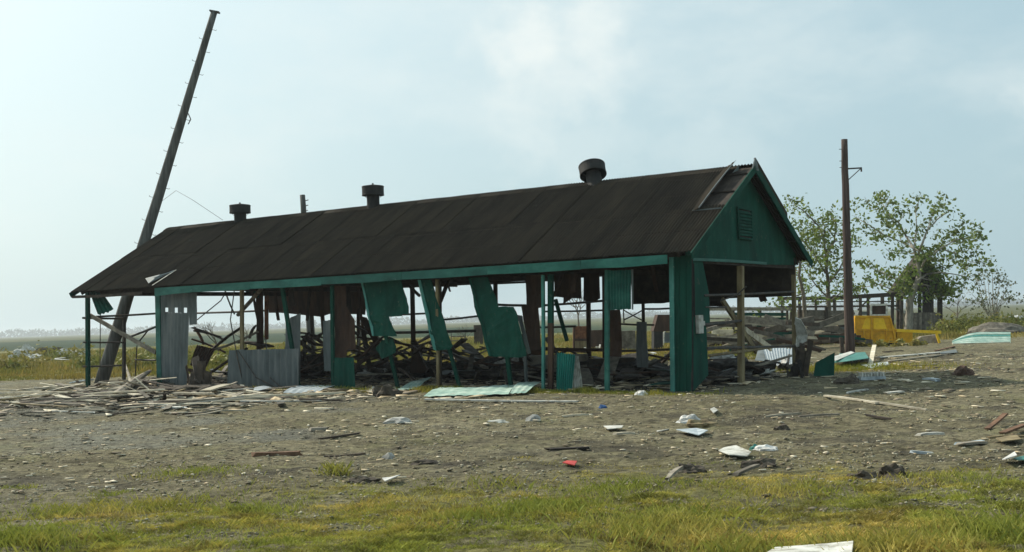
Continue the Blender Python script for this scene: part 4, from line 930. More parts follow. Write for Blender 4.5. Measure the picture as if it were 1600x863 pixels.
# taller weed tufts
def tuft_pts(spots, r):
    X_, Y_, H_ = [], [], []
    for (px, py, rad, h, n) in spots:
        g = G(px, py); X_.append(g.x + r.normal(0, rad, n)); Y_.append(g.y + r.normal(0, rad * .8, n)); H_.append(h * (.4 + .7 * r.rand(n)))
    return np.concatenate(X_), np.concatenate(Y_), np.concatenate(H_)
sp = [(525, 742, .10, .20, 130), (400, 795, .3, .11, 700), (620, 790, .35, .10, 800), (1030, 835, .35, .17, 700), (1000, 815, .25, .14, 260), (1090, 800, .25, .13, 260), (1150, 855, .2, .16, 400), (1060, 815, .2, .14, 300), (780, 760, .25, .13, 220), (240, 790, .3, .13, 700), (1380, 860, .3, .17, 900), (1560, 830, .3, .17, 900), (860, 800, .3, .15, 800), (960, 765, .3, .12, 700), (300, 740, .35, .10, 700), (110, 800, .3, .12, 700), (720, 815, .25, .13, 700), (1230, 770, .3, .12, 700), (1490, 750, .35, .10, 900), (60, 850, .3, .16, 900)]
for _ in range(60):
    sp.append((rnd.uniform(0, 1600), rnd.uniform(760, 870), rnd.uniform(.12, .4), rnd.uniform(.04, .10), rnd.randrange(60, 300)))
tx, ty, th = tuft_pts(sp, r); blades('weed_tufts', tx, ty, th * .8, .0045 + .003 * r.rand(len(tx)), tints(tx, ty, r, .3) * np.array([.95, 1, 1.0]), 16, 1.1)
# strip at the shed's foot and island on the right
n = 30000; s = -1 + r.rand(n) * 17; t = -.6 + r.normal(0, .35, n); x = A.x + s * ax[0] + t * bx_[0]; y = A.y + s * ax[1] + t * bx_[1]
keep = r.rand(n) < grass_mask(x, y); x, y = x[keep], y[keep]
hx = .05 + .13 * r.rand(len(x)) * sstep(fbm(x * 1.3, y * 1.3, 2, 71), .35, .7)
blades('grass_strip', x, y, hx, .014 + 0 * x, tints(x, y, r, .25) * np.array([.85, .85, .65]), 26, .6)
# rough grass behind the lot
n = 170000; y = 42 + (r.rand(n) ** 1.6) * 75; x = (r.rand(n) * 2 - 1) * y * .55
keep = r.rand(n) < grass_mask(x, y); x, y = x[keep], y[keep]
hx = (.08 + .20 * r.rand(len(x))) * (.5 + 1.0 * sstep(fbm(x * .25, y * .3, 3, 81), .4, .7))
tt = tints(x * .3, y * .3, r, .5) * np.array([.62, .60, .6])
blades('rough_grass', x, y, hx, .05 + .03 * r.rand(len(x)), tt, 36, .5)
n = 26000; y = 30.5 + r.rand(n) * 6; x = 6.5 + r.rand(n) * 7; keep = r.rand(n) < np.clip(grass_mask(x, y), 0, 1); x, y = x[keep], y[keep]
blades('grass_patch', x, y, .05 + .1 * r.rand(len(x)), .015 + 0 * x, tints(x, y, r, .5) * np.array([.85, .85, .6]), 46, .6)
# weeds beyond on the right (hedge-like bushes)
def bushes(name, spots, n, lsz, seed, label):
    r = np.random.RandomState(seed); C = []
    for (px, py, rx, rz_) in spots:
        g = G(px, py); k = int(n * rx * rz_ * 1.4) + 30; d = r.normal(0, 1, (k, 3)) * np.array([rx, rx * .6, rz_]) * .5; d[:, 2] = np.abs(d[:, 2]); C.append(np.array(tuple(g)) + d)
    C = np.concatenate(C); k = len(C); d = r.normal(0, 1, (k, 3, 3)) * lsz; v = (C[:, None] + d).reshape(-1, 3)
    t = np.repeat(tints(C[:, 0] * .5, C[:, 1] * .5, r, .15), 3, 0)
    npmesh(name, v, np.arange(3 * k).reshape(-1, 3), GRASS, tint=t * np.array([.6, .62, .7]), kind='stuff')
bushes('low_bushes', [(1252 + i * 40, 538, .35, .22) for i in range(3)] + [(1490 + i * 9 + rnd.uniform(-4, 4), 516 + rnd.uniform(-3, 6), 1.3, .8) for i in range(14)] + [(1345 + i * 30, 541, .4, .2) for i in range(4)] + [(1095 + i * 9, 532 + rnd.uniform(-2, 2), .8, .5) for i in range(10)] + [(20 + i * 26, 572 + rnd.uniform(-14, 10), 1.2, .7) for i in range(20)], 240, .10, 9, '')

# ---------------------------------------------------------------- gravel and small litter
ico = None
def stones(name, n, ylo, yhi, smin, smax, seed, material, flat=.6, tcol=None, sel=None, power=1.6):
    r = np.random.RandomState(seed); y = ylo + (r.rand(n) ** power) * (yhi - ylo); x = (r.rand(n) * 2 - 1) * (y * .5 + 1)
    gmk = grass_mask(x, y); cl = fbm(x * .8, y * .9, 4, seed + 200)
    keep = (r.rand(n) < (1 - .75 * gmk)) & (r.rand(n) < .15 + 1.2 * sstep(cl, .42, .66)); x, y = x[keep], y[keep]; n = len(x)
    z = height(x, y); s = smin + (smax - smin) * r.rand(n) ** 4
    oct_ = np.array([(1, 0, 0), (-1, 0, 0), (0, 1, 0), (0, -1, 0), (0, 0, 1), (0, 0, -.6)], float)
    v = oct_[None] * (1 + (r.rand(n, 6, 1) - .5) * .8); v = v * (s[:, None, None]) * np.array([1, 1, flat]); v += r.normal(0, .18, v.shape) * s[:, None, None]
    a = r.rand(n) * 6.28; ca, sa = np.cos(a)[:, None], np.sin(a)[:, None]; X_ = v[..., 0] * ca - v[..., 1] * sa; Y_ = v[..., 0] * sa + v[..., 1] * ca
    v = np.stack([X_ * 1.25 + x[:, None], Y_ + y[:, None], v[..., 2] + (z + s * flat * .35)[:, None]], -1).reshape(-1, 3)
    tri = np.array([(0, 2, 4), (2, 1, 4), (1, 3, 4), (3, 0, 4), (2, 0, 5), (1, 2, 5), (3, 1, 5), (0, 3, 5)])
    f = (tri[None] + (np.arange(n) * 6)[:, None, None]).reshape(-1, 3)
    b = (.6 + .8 * r.rand(n) ** 1.4); t = np.stack([b, b, b * .93], 1) if tcol is None else tcol(r, n)
    npmesh(name, v, f, material, tint=np.repeat(t, 6, 0), kind='stuff')
stones('gravel', 60000, 9.5, 42, .006, .024, 31, STONE)
stones('soil_crumbs', 9000, 10, 40, .008, .04, 33, STONE, .5, lambda r, n: np.stack([.40 + .4 * r.rand(n)] * 3, 1) * np.array([1.05, .95, .8]))
def chipcol(r, n):
    p = r.rand(n)[:, None]; a = np.array([[1.5, 1.5, 1.45]]); b = np.array([[1.05, .95, .78]]); c = np.array([[.5, .45, .4]])
    return np.where(p < .28, a, np.where(p < .7, b, c)) * (.7 + .5 * r.rand(n))[:, None]
def chips(name, n, seed, region, smin, smax):
    r = np.random.RandomState(seed); x, y = region(r, n); n = len(x); z = height(x, y)
    ln = (smin + (smax - smin) * r.rand(n) ** 3) * np.clip(y / 26, .4, 1.1); wd = ln * (.12 + .4 * r.rand(n)); a = r.normal(0, 1.1, n); ca, sa = np.cos(a), np.sin(a)
    q = np.array([(-1, -1), (1, -1), (1, 1), (-1, 1)]); X_ = q[None, :, 0] * ln[:, None] / 2; Y_ = q[None, :, 1] * wd[:, None] / 2; tl = r.normal(0, .12, (n, 4)) * ln[:, None] * .5
    vx = X_ * ca[:, None] - Y_ * sa[:, None] + x[:, None]; vy = X_ * sa[:, None] + Y_ * ca[:, None] + y[:, None]
    top = np.stack([vx, vy, (z + .012)[:, None] + np.abs(tl) + .008], -1); bot = top - np.array([0, 0, .012])
    v = np.concatenate([top, bot], 1).reshape(-1, 3); qf = np.array([(0, 1, 2, 3), (7, 6, 5, 4), (0, 4, 5, 1), (1, 5, 6, 2), (2, 6, 7, 3), (3, 7, 4, 0)])
    f = (qf[None] + (np.arange(n) * 8)[:, None, None]).reshape(-1, 4)
    npmesh(name, v, f, CHIP, tint=np.repeat(chipcol(r, n), 8, 0), kind='stuff')
def reg_lot(r, n):
    y = 12.5 + r.rand(n) ** 1.3 * 28; x = (r.rand(n) * 2 - 1) * (y * .48); c = fbm(x * .6, y * .7, 3, 301); k = (r.rand(n) < sstep(c, .4, .65) + .1); return x[k], y[k]
def reg_pile(r, n):
    x = -7.3 + r.normal(0, 3.2, n); y = 29.5 + r.normal(0, 2.6, n); return x, y
def reg_shed(r, n):
    s = -.5 + r.rand(n) * 22; t = -.2 + r.rand(n) * 8; return A.x + s * ax[0] + t * bx_[0], A.y + s * ax[1] + t * bx_[1]
def reg_right(r, n):
    x = 7 + r.rand(n) * 12; y = 17 + r.rand(n) * 24; return x, y
chips('lot_litter', 7500, 51, reg_lot, .015, .20); chips('pile_litter', 1700, 52, reg_pile, .05, .5); chips('shed_litter', 1800, 53, reg_shed, .08, .5); chips('right_litter', 1400, 54, reg_right, .02, .32)

# ---------------------------------------------------------------- countable litter on the lot
def gplank(p0, p1, w_, material, label, cat='board', z=.03, th=.03, name='scrap_board', group=None, lift0=0, lift1=0):
    a = at(G(*p0), z + lift0); b = at(G(*p1), z + lift1); m = M(); m.beam(a, b, w_, th, segs=3, warp=rnd.uniform(-.01, .015), jag=.05)
    return obj(name, m, material, None, label, cat, group)
def gsheet(pts, material, label, cat='sheet', z=.03, th=.01, name='scrap_sheet', curl=.03):
    v = []
    for i, p in enumerate(pts):
        q = at(G(*p), z); q.z += rnd.uniform(0, curl); v.append(q)
    m = M(); m.poly(v, (0, 0, th)); return obj(name, m, material, None, label, cat)
gsheet([(1123, 711), (1132, 706.5), (1150, 707), (1174, 713), (1168, 717), (1140, 719)], WHITE, 'cream-white flat sheet on the bare dirt, largest in the foreground right of centre', curl=.05)
gsheet([(1057, 679), (1088, 676.5), (1107, 682), (1092, 686), (1075, 685)], BLUEP, 'bluish-white flat sheet lying on the dirt behind the cream one')
gsheet([(1026, 679), (1046, 677.5), (1046, 681), (1028, 682)], WHITE, 'small white scrap just left of the bluish-white sheet')
gsheet([(943, 672), (974, 671), (972, 675), (950, 675)], WHITE, 'narrow white scrap on the dirt in front of the corner wall')
gsheet([(1212, 864), (1290, 863), (1334, 864), (1331, 885), (1196, 885)], WHITE, 'large off-white board in the grass at the bottom edge', z=.05, th=.03)
gsheet([(597, 752), (610, 751), (626, 753), (618, 758), (602, 760)], BAG, 'crumpled white scrap at the grass edge left of centre', curl=.06)
gplank((394, 712), (470, 707), .10, BRICK, 'long red-brown board lying alone on the dirt, left of centre', th=.06)
gplank((855, 708), (918, 702), .10, WOODD, 'dark plank lying on the dirt in front of the largest teal panel')
gplank((963, 684), (993, 681), .07, WOOD, 'short pale stick on the dirt by the narrow white scrap', th=.03)
gplank((486, 675), (514, 673), .10, WOODG, 'short brown-grey chunk of wood on the dirt left of centre', th=.05)
gplank((1434, 680), (1476, 679.5), .07, WHITE, 'short white strip on the dirt, right foreground')
gplank((1501, 697), (1538, 690), .10, WOODG, 'grey plank by the brown boards at the right edge')
gplank((1498, 693), (1532, 689), .08, BLUEP, 'pale bluish lath touching the grey plank at the right')
gplank((1542, 671), (1572, 663), .07, BRICK, 'red-brown plank tilted up, topmost of the cluster at the right edge', lift1=.12)
gplank((1568, 678), (1600, 673), .09, BRICK, 'red-brown board lying flat at the right picture edge', lift1=.05)
gplank((1545, 683), (1606, 682), .07, TAN, 'long tan lath at the right edge under the red-brown boards')
gsheet([(1556, 687), (1588, 684), (1596, 690), (1566, 695)], TAN, 'tan scrap of panel below the red-brown boards')
gsheet([(1582, 722), (1612, 718), (1612, 725), (1590, 727)], TEALP, 'pale teal scrap at the right edge of the dirt')
gsheet([(1566, 722), (1586, 721), (1590, 727), (1572, 729)], BAG, 'small white scrap beside the pale teal one', curl=.08)
gplank((1425, 708), (1454, 707), .05, BLUEP, 'thin pale lath on the dirt, right foreground')
gplank((1290, 622), (1372, 631), .08, WOOD, 'long pale pole-like board just beyond the shadow of the gable')
gplank((1360, 629), (1448, 638), .07, WOOD, 'thinner pale lath continuing right of the long pale board')
gplank((1324, 618), (1356, 611), .06, WHITE, 'thin white pipe lying at the edge of the roof shadow')
gplank((1445, 595), (1466, 597), .14, BLUEP, 'small pale box lid lying in the roof shadow', th=.05)
gplank((1385, 618), (1410, 617), .14, WHITE, 'short white scrap at the edge of the roof shadow')
gplank((1250, 651), (1312, 650), .05, WOODG, 'thin grey lath on the dirt right of centre')
gplank((1355, 652), (1394, 655), .06, WOODD, 'dark stick lying on the dirt toward the right')
gplank((1195, 650), (1250, 646), .05, WOOD, 'thin bleached stick in front of the gable end')
gplank((878, 653), (926, 649), .05, WOOD, 'thin bleached branch in front of the grey corrugated scrap')
gplank((1150, 741), (1182, 733), .06, WOODG, 'grey stick standing out of the grass edge, right of centre', lift1=.05)
gplank((1042, 760), (1064, 746), .05, WOODG, 'pale twig slanting in the grass right of centre', lift1=.08)
gplank((500, 686), (562, 679), .04, WOODD, 'thin dark branch on the dirt left of centre')
gplank((508, 712), (570, 711), .035, WOODD, 'thin dark lath right of the long red-brown board')
gsheet([(879, 729), (886, 725), (902, 728), (898, 731)], mat('red_plastic', (.45, .04, .03), rough=.5, vary=0), 'small red plastic scrap at the grass edge', 'scrap')
gsheet([(1110, 647), (1116, 644), (1122, 647), (1115, 649)], WHITE, 'tiny white chip beyond the bluish-white sheet')
def lump(px, py, r_, material, label, cat, seed, name, rough=.45, sub=2):
    p = at(G(px, py)); m = M(); m.blob(p, r_, seed, sub, rough, -.03); return obj(name, m, material, None, label, cat)
lump(1198, 703, (.15, .10, .07), BAG, 'crumpled white plastic bag right of the cream-white sheet', 'bag', 1, 'plastic_bag', .6, 3)
lump(1179, 702, (.06, .05, .06), TEALP, 'small green crumple beside the white plastic bag', 'scrap', 2, 'green_scrap', .5)
lump(1075, 659, (.19, .12, .10), BAG, 'white and brown crumpled bundle on the dirt before the corner wall', 'bundle', 3, 'crumpled_bundle', .6, 3)
lump(1094, 664, (.26, .15, .09), TAN, 'tan crumple right of the white and brown bundle', 'bundle', 4, 'crumpled_bundle', .6, 3)
lump(833, 658, (.13, .1, .10), PSTONE, 'pale stone alone on the dirt near the middle', 'stone', 5, 'stone')
lump(623, 660, (.22, .15, .09), PSTONE, 'low pale stone heap left of the middle', 'stone', 6, 'stone', .6)
lump(606, 716, (.09, .07, .10), PSTONE, 'whitish upright stone near the grass edge', 'stone', 7, 'stone')
lump(780, 660, (.18, .1, .05), WHITE, 'flat pale stone in the middle of the dirt', 'stone', 8, 'stone')
lump(1504, 586, (.27, .24, .24), REDSOIL, 'large reddish-brown clod at the end of the roof shadow', 'clod', 9, 'soil_clod', .5, 3)
lump(1395, 744, (.14, .10, .10), SOIL, 'knobbly dark clod in the grass edge at right, larger of the pair', 'clod', 10, 'soil_clod', .7, 3)
lump(1350, 748, (.13, .1, .08), SOIL, 'knobbly dark clod in the grass edge at right, smaller of the pair', 'clod', 11, 'soil_clod', .7, 3)
lump(1075, 736, (.16, .12, .08), SOIL, 'dark clod heap in the grass edge below the cream-white sheet, left one', 'clod', 12, 'soil_clod', .7, 3)
lump(1190, 726, (.18, .11, .08), SOIL, 'dark clod heap in the grass edge below the white bag', 'clod', 13, 'soil_clod', .7, 3)
lump(1224, 673, (.12, .1, .07), SOIL, 'small dark clod right of the bluish-white sheet', 'clod', 14, 'soil_clod', .6)
lump(566, 752, (.17, .12, .07), SOIL, 'flat dark clod left of the crumpled white scrap', 'clod', 15, 'soil_clod', .7, 3)
lump(665, 728, (.16, .1, .05), SOIL, 'flat dark clod right of the whitish stone', 'clod', 16, 'soil_clod', .6)
lump(1325, 600, (.28, .2, .18), SOIL, 'dark clod in the roof shadow by the white crate', 'clod', 17, 'soil_clod', .5, 3)
lump(1002, 617, (.15, .12, .10), BAG, 'small white drum-like bundle in front of the ribbed hanging sheet', 'bundle', 18, 'white_bundle', .3, 3)
lump(942, 637, (.09, .07, .07), mat('blue_rag', (.03, .08, .2), vary=0), 'small blue rag on the dirt under the teal post', 'rag', 19, 'blue_rag', .5)
lump(1230, 580, (.24, .2, .25), RUBBLE, 'dark rubble lump at the rear gable post', 'rubble', 20, 'rubble_lump', .7, 3)
lump(602, 618, (.3, .25, .28), SOIL, 'brown tangled root ball at the foot of the ragged teal panel', 'root ball', 21, 'root_ball', .8, 3)
# white crate with fins lying in the shadow
p = at(G(1362, 596)); e = thing('white_crate', p, 'low white slatted crate lying in the roof shadow', 'crate'); wpx = 38 * p.y / F
m = M(); m.box((0, 0, .06), (wpx, .3, .08)); obj('base', m, BLUEP, e, base=(0, 0, 0))
for k in range(8):
    m = M(); m.box((-wpx / 2 + .04 + k * (wpx - .08) / 7, 0, .15), (.03, .28, .09)); obj('slat', m, WHITE, e, base=(0, 0, 0))
# teal standing panel and sheets by the right pole
p = at(G(1288, 588)); e = p; m = M()
m.poly([W(1271, 588, p.y), W(1303, 589, p.y), W(1304, 551, p.y + .1), W(1274, 567, p.y + .1)], (.02, .05, 0)); obj('standing_panel', m, TEAL, None, 'dark teal panel standing upright on the ground right of the gable end', 'panel')
gsheet([(1303, 574), (1312, 562), (1352, 560), (1358, 571), (1330, 575)], TEALP, 'pale teal sheet lying at the foot of the upright pole', z=.1, curl=.15)
gsheet([(1300, 572), (1330, 560), (1336, 562), (1306, 575)], WHITE, 'white bent strip left of the foot of the upright pole', z=.22)
gsheet([(1345, 573), (1387, 568), (1390, 573), (1362, 577)], BLUEP, 'bluish sheet right of the foot of the upright pole')
gplank((1371, 562), (1470, 553), .22, WHITE, 'long whitish board beyond the upright pole, lying toward the curved roof piece', z=.06)
gplank((1390, 566), (1480, 556), .15, WOOD, 'second long pale board in front of the long whitish one')
gsheet([(1468, 552), (1494, 548), (1496, 554), (1470, 557)], GALV, 'grey sheet scrap at the right end of the long pale boards')
gplank((1410, 574), (1463, 571), .16, WOODG, 'grey board lying right of the pole, nearest of the pale boards')
gplank((1462, 549), (1490, 543), .10, BRICK, 'short red-brown board beyond the long whitish board')
gplank((1380, 551), (1410, 549), .12, WOODD, 'short dark board between the pole and the yellow hopper')
gplank((1360, 572), (1367, 557), .14, WOOD, 'upright splintered stub right of the pole foot', lift1=.35)
p = at(G(1317, 556)); m = M(); m.tube([p, p + Vector((-.04, 0, .7))], [.10, .06], 8); obj('stub_post', m, WOODD, None, 'short splintered stub against the left side of the upright pole', 'post')
p = at(G(1452, 537)); m = M(); m.poly([W(1424, 538, p.y), W(1468, 538, p.y), W(1466, 523, p.y + .2), W(1440, 526, p.y + .2)], (0, .4, 0)); obj('grey_block', m, WOODG, None, 'slanted grey slab under the yellow tongue', 'slab')
# white cone-like bag on the rear gable post, with dark trunk under it
def shards(c, n, h, r_, material, name, label, cat, seed, wd=.1):
    rr = random.Random(seed); m = M()
    for k in range(n):
        a = rr.uniform(0, 6.28); q = c + Vector((math.cos(a) * r_ * rr.random(), math.sin(a) * r_ * rr.random(), -.03)); hgt = h * rr.uniform(.35, 1)
        m.beam(q, q + Vector((rr.gauss(0, .16), rr.gauss(0, .16), 1)) * hgt, rr.uniform(.4, 1.4) * wd, rr.uniform(.02, .06), segs=2, warp=rr.uniform(-.04, .04), jag=.08)
    return obj(name, m, material, None, label, cat)
m = M(); m.poly([W(x, y, d_) for x, y, d_ in ((1243, 497, 31.2), (1251, 500, 31.1), (1258, 512, 31.0), (1262, 524, 31.1), (1261, 533, 31.0), (1254, 537, 31.1), (1246, 548, 31.2), (1241, 540, 31.2), (1245, 525, 31.3), (1240, 513, 31.3))], (.03, .12, .02)); obj('torn_sheet', m, WHITE, None, 'torn whitish sheet caught on the rear corner post of the gable end', 'sheet')
shards(at(G(1256, 588)), 9, .95, .28, WOODD, 'broken_boards', 'dark broken boards standing in a bunch by the rear corner post', 'boards', 3, .12)
shards(at(G(1240, 590)), 7, .5, .4, RUBBLE, 'broken_boards', 'low dark splinters left of the rear corner post', 'boards', 4, .1)
# bluish corrugated sheet seen through the gable end
def gcorr(name, q, ribs, material, label, zs=(.05, .05, .05, .05), amp=.02, jag=.02, bend=.05, cat='sheet'):
    v = [at(G(*p), z) for p, z in zip(q, zs)]; m = M(); m.corr(v[0], v[1], v[2], v[3], ribs, amp, 4, jag, bend); return obj(name, m, material, None, label, cat)
gcorr('corrugated_sheet', [(1200, 574), (1246, 578), (1248, 566), (1192, 562)], 12, BLUEP, 'bluish-white corrugated sheet lying under the gable end', (.1, .1, .45, .5), amp=.03)
gsheet([(1180, 574), (1204, 574), (1196, 552), (1186, 549)], GALV, 'grey triangular scrap leaning in the gable end', z=.2)
gcorr('corrugated_sheet', [(662, 621), (795, 622), (806, 609), (690, 612)], 7, PALEG, 'pale green sheet lying flat along the foot of the long front', (.04, .05, .1, .1), amp=.006)
gcorr('corrugated_sheet', [(797, 621), (822, 620), (846, 607), (812, 608)], 3, PALEG, 'second pale green sheet, tilted beside the flat one', (.05, .05, .16, .16), amp=.006)
gcorr('corrugated_sheet', [(618, 614), (650, 612), (676, 601), (664, 602)], 4, PALEG, 'pale green sheet propped behind the root ball', (.06, .06, .22, .2), amp=.008)
gcorr('corrugated_sheet', [(442, 617), (500, 616), (524, 609), (470, 608)], 5, BLUEP, 'pale bluish sheet lying right of the grey counter front', (.04, .04, .1, .1), amp=.008)
gsheet([(575, 612), (600, 614), (594, 609), (582, 607)], WHITE, 'white scrap left of the root ball')
gsheet([(395, 618), (425, 612), (412, 609), (398, 611)], BLUEP, 'pale scrap at the foot of the grey counter front', z=.08)
gplank((664, 629), (905, 632), .13, WHITE, 'very long white board lying along the dirt before the shed', z=.04)
gsheet([(1012, 612), (1048, 608), (1052, 603), (1030, 604)], TEAL, 'dark teal sheet on the floor left of the corner wall', z=.1)
# bent sheets
def wcorr(q, y4, ribs, material, label, amp=.02, jag=.03, bend=.05, name='corrugated_sheet', cat='sheet'):
    v = [W(x, y, d) for (x, y), d in zip(q, y4)]; m = M(); m.corr(v[0], v[1], v[2], v[3], ribs, amp, 5, jag, bend); return obj(name, m, material, None, label, cat)
y0 = to_world(L(884, 612, -.15)).y
wcorr([(869, 612), (893, 613), (899, 554), (870, 551)], (y0, y0, y0 + .35, y0 + .35), 8, mat('sunlit_teal', (.03, .26, .21), (.02, .18, .15), (.06, .34, .28), rough=.5, scale=3, streak=(1, 1, .3)), 'crumpled ribbed teal sheet leaning against the thick post', amp=.032, jag=.04)  # teal brightened on this sheet alone, sunlight put into its colour
wcorr([(888, 618), (912, 618), (904, 556), (893, 556)], (y0 + .2, y0 + .2, y0 + .4, y0 + .4), 5, WHITE, 'whitish ribbed sheet leaning behind the crumpled teal one', amp=.03, jag=.03)
y0 = to_world(L(320, 600, .3)).y
wcorr([(297, 571), (321, 578), (337, 546), (308, 539)], (y0, y0, y0 + .6, y0 + .3), 7, RUST if False else BROWN, 'rusty brown ribbed sheet bent over in the debris left of the counter', amp=.022)
shards(at(G(309, 614)), 16, .85, .30, WOODD, 'stump', 'dark splintered stump under the bent rusty sheet', 'stump', 5, .12)
m = M(); m.beam(at(G(312, 614), .2), at(G(306, 612), .95), .2, .12, segs=3, warp=.05, jag=.1); obj('broken_post', m, WOODD, None, 'broken dark post end sticking up beside the stump', 'post')

# the jumble of boards left of and before the shed ---------------------
spec = [((30, 625), (128, 615), .14, WOOD, 'long bleached board at the far left of the board pile'), ((0, 636), (46, 634), .1, TAN, 'tan board at the left picture edge'), ((0, 630), (110, 638), .09, WOOD, 'thin bleached board crossing the far left of the pile'),
        ((155, 605), (290, 597), .16, WOODG, 'long grey board running behind the far corner post'), ((170, 618), (250, 600), .14, WOODG, 'grey board slanting up toward the teal corner board'),
        ((250, 612), (312, 590), .22, WOODG, 'thick log-like grey timber below the slotted sheet'), ((240, 628), (330, 634), .18, WOOD, 'broad bleached board in the middle of the board pile'),
        ((242, 622), (362, 636), .12, TAN, 'long tan board slanting right in the board pile'), ((320, 627), (356, 617), .28, WOOD, 'short wide cream board propped at the counter foot'),
        ((150, 628), (250, 630), .30, WOOD, 'broad pale grey sheet board lying flat in the pile'), ((280, 648), (345, 646), .22, WOODG, 'flat grey board, nearest of the pile'), ((300, 641), (380, 640), .1, WHITE, 'pale lath at the near edge of the pile'),
        ((370, 638), (540, 630), .08, WOOD, 'long thin pale lath before the grey counter front'), ((330, 644), (420, 640), .06, WOOD, 'thin pale lath at the near right of the pile'), ((90, 610), (135, 622), .16, WOODG, 'grey board sloping at the foot of the far corner post'),
        ((115, 603), (140, 604), .3, BLUEP, 'small bluish panel beside the far corner post'), ((175, 622), (228, 612), .2, WOOD, 'pale board leaning on the pile below the far bay'), ((60, 640), (150, 642), .1, WOODG, 'low grey board along the near left edge of the pile'),
        ((225, 600), (262, 610), .12, WOODG, 'grey board end poking out beside the teal corner board'), ((340, 604), (356, 580), .12, WOODG, 'grey board leaning up at the left end of the counter front'), ((318, 600), (362, 606), .12, WOODG, 'grey board lying behind the stump')]
for (a, b_, w_, mt, lab) in spec:
    gplank(a, b_, w_, mt, lab, z=rnd.uniform(.06, .22), th=.04, lift0=rnd.uniform(0, .08), lift1=rnd.uniform(0, .18))
m = M(); pts = [at(G(205, 600), .05), at(G(222, 606), .35), at(G(205, 612), .25), at(G(196, 590), .55)]
m.tube(pts, [.1, .09, .06, .03], 7); obj('broken_branch', m, WOOD, None, 'pale forked branch sticking out of the board pile', 'branch')
m = M(); m.tube([at(G(180, 628), .1), at(G(215, 612), .35), at(G(235, 604), .5)], [.12, .10, .05], 8); obj('broken_log', m, WOODG, None, 'pale grey log resting across the board pile', 'log')
GRP = 'scrap boards of the jumbled debris pile'
for k in range(170):
    px = rnd.gauss(210, 135); py = rnd.gauss(626, 11) - (0 if px < 330 else 2)
    if px > 560 or py < 603 or py > 655 or px < -30: continue
    c = G(px, py); ln = rnd.uniform(.3, 1.0) + (rnd.random() ** 3) * 1.8; a = rnd.gauss(0, .75) + (math.pi / 2 if rnd.random() < .12 else 0)
    d = Vector((math.cos(a), math.sin(a), 0)) * ln / 2; core = math.exp(-((px - 200) / 130) ** 2 - ((py - 618) / 14) ** 2)
    h0 = rnd.uniform(.02, .08 + .32 * core); tl = rnd.uniform(-.07, .07) + (rnd.uniform(-.3, .3) * core)
    m = M(); m.beam(at(c - d, max(.03, h0 - tl)), at(c + d, max(.03, h0 + tl)), rnd.uniform(.05, .24), rnd.uniform(.014, .03), segs=2, warp=rnd.uniform(-.03, .03), jag=.06)
    obj('scrap_board', m, rnd.choice([WOOD, WOOD, WOOD, WOOD, WOODG, WOODG, WOODD, TAN, WHITE]), None, 'splintered weathered board in the jumbled pile left of and before the shed', 'board', GRP)
# low rotting heap under the boards
for k, (px, py, rx, rz_) in enumerate(((215, 616, 2.4, .22), (130, 624, 2.0, .13), (300, 616, 1.3, .2), (60, 634, 1.6, .08), (330, 628, 1.8, .10))):
    p = at(G(px, py)); m = M(); m.blob(p, (rx, 1.0, rz_), 40 + k, 4, .6, -.05); obj('debris_mound', m, SOIL, None, ['dark rotting mound under the middle of the board pile', 'low dark mound left of the far corner post', 'dark mound under the grey timber by the slotted sheet', 'very low dark mound at the far left of the pile', 'low dark mound before the counter front'][k], 'mound')

# ---------------------------------------------------------------- things inside and behind the shed
def lw(px, py, t, z=0.0): q = to_world(L(px, py, t)); return q
def inner(s, t, z=0.0): return to_world(Vector((-s, t, z)))
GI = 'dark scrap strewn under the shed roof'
for k in range(130):
    s = rnd.uniform(.3, 20.5); t = rnd.uniform(1.4, 8.0); c = inner(s, t); ln = rnd.uniform(.3, 1.7); a = rnd.uniform(0, math.pi)
    if abs(s - 14) < 1.5 and t < 1.5: continue
    h0 = rnd.uniform(.04, .35) ; d = Vector((math.cos(a), math.sin(a), 0)) * ln / 2; tl = rnd.uniform(-.2, .2)
    m = M(); wide = rnd.random() < .3
    m.beam(c - d + Vector((0, 0, max(.03, h0 - tl))), c + d + Vector((0, 0, max(.03, h0 + tl))), rnd.uniform(.3, .7) if wide else rnd.uniform(.05, .18), .02 if wide else .05, segs=2, warp=rnd.uniform(-.06, .06), jag=.05)
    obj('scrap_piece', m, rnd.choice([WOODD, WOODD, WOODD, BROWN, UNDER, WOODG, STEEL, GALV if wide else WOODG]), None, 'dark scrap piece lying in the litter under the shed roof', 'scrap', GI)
heaps = [(7.5, 4.6, 1.5, .42), (9.0, 5.6, 1.3, .5), (5.2, 5.2, 1.6, .36), (3.2, 5.5, 1.3, .34), (1.8, 6.4, 1.2, .4), (11.5, 5.6, 1.5, .45), (13.5, 6.0, 1.3, .4), (16.5, 5.2, 1.6, .5), (.8, 3.8, .9, .2), (6.2, 7.4, 1.4, .45)]
names = ['rubble heap under the middle of the roof', 'rubble heap behind the ragged teal panel', 'rubble heap behind the largest teal panel', 'rubble heap behind the thick post', 'rubble heap by the rear corner of the gable end', 'rubble heap behind the low teal sheet', 'rubble heap behind the grey counter front', 'rubble heap behind the slotted grey sheet', 'low rubble just inside the corner wall', 'rubble heap at the rear edge of the shed']
for k, (s, t, rr, hh_2) in enumerate(heaps):
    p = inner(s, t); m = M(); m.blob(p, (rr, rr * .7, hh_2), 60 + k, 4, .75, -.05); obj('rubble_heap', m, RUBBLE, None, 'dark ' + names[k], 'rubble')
def ibeam(p, q, t0, t1, w_, mt, lab, name='fallen_rafter', th=.06):
    m = M(); m.beam(to_world(L(*p, t0)), to_world(L(*q, t1)), w_, th, segs=3, warp=.03, jag=.05); obj(name, m, mt, None, lab, 'timber')
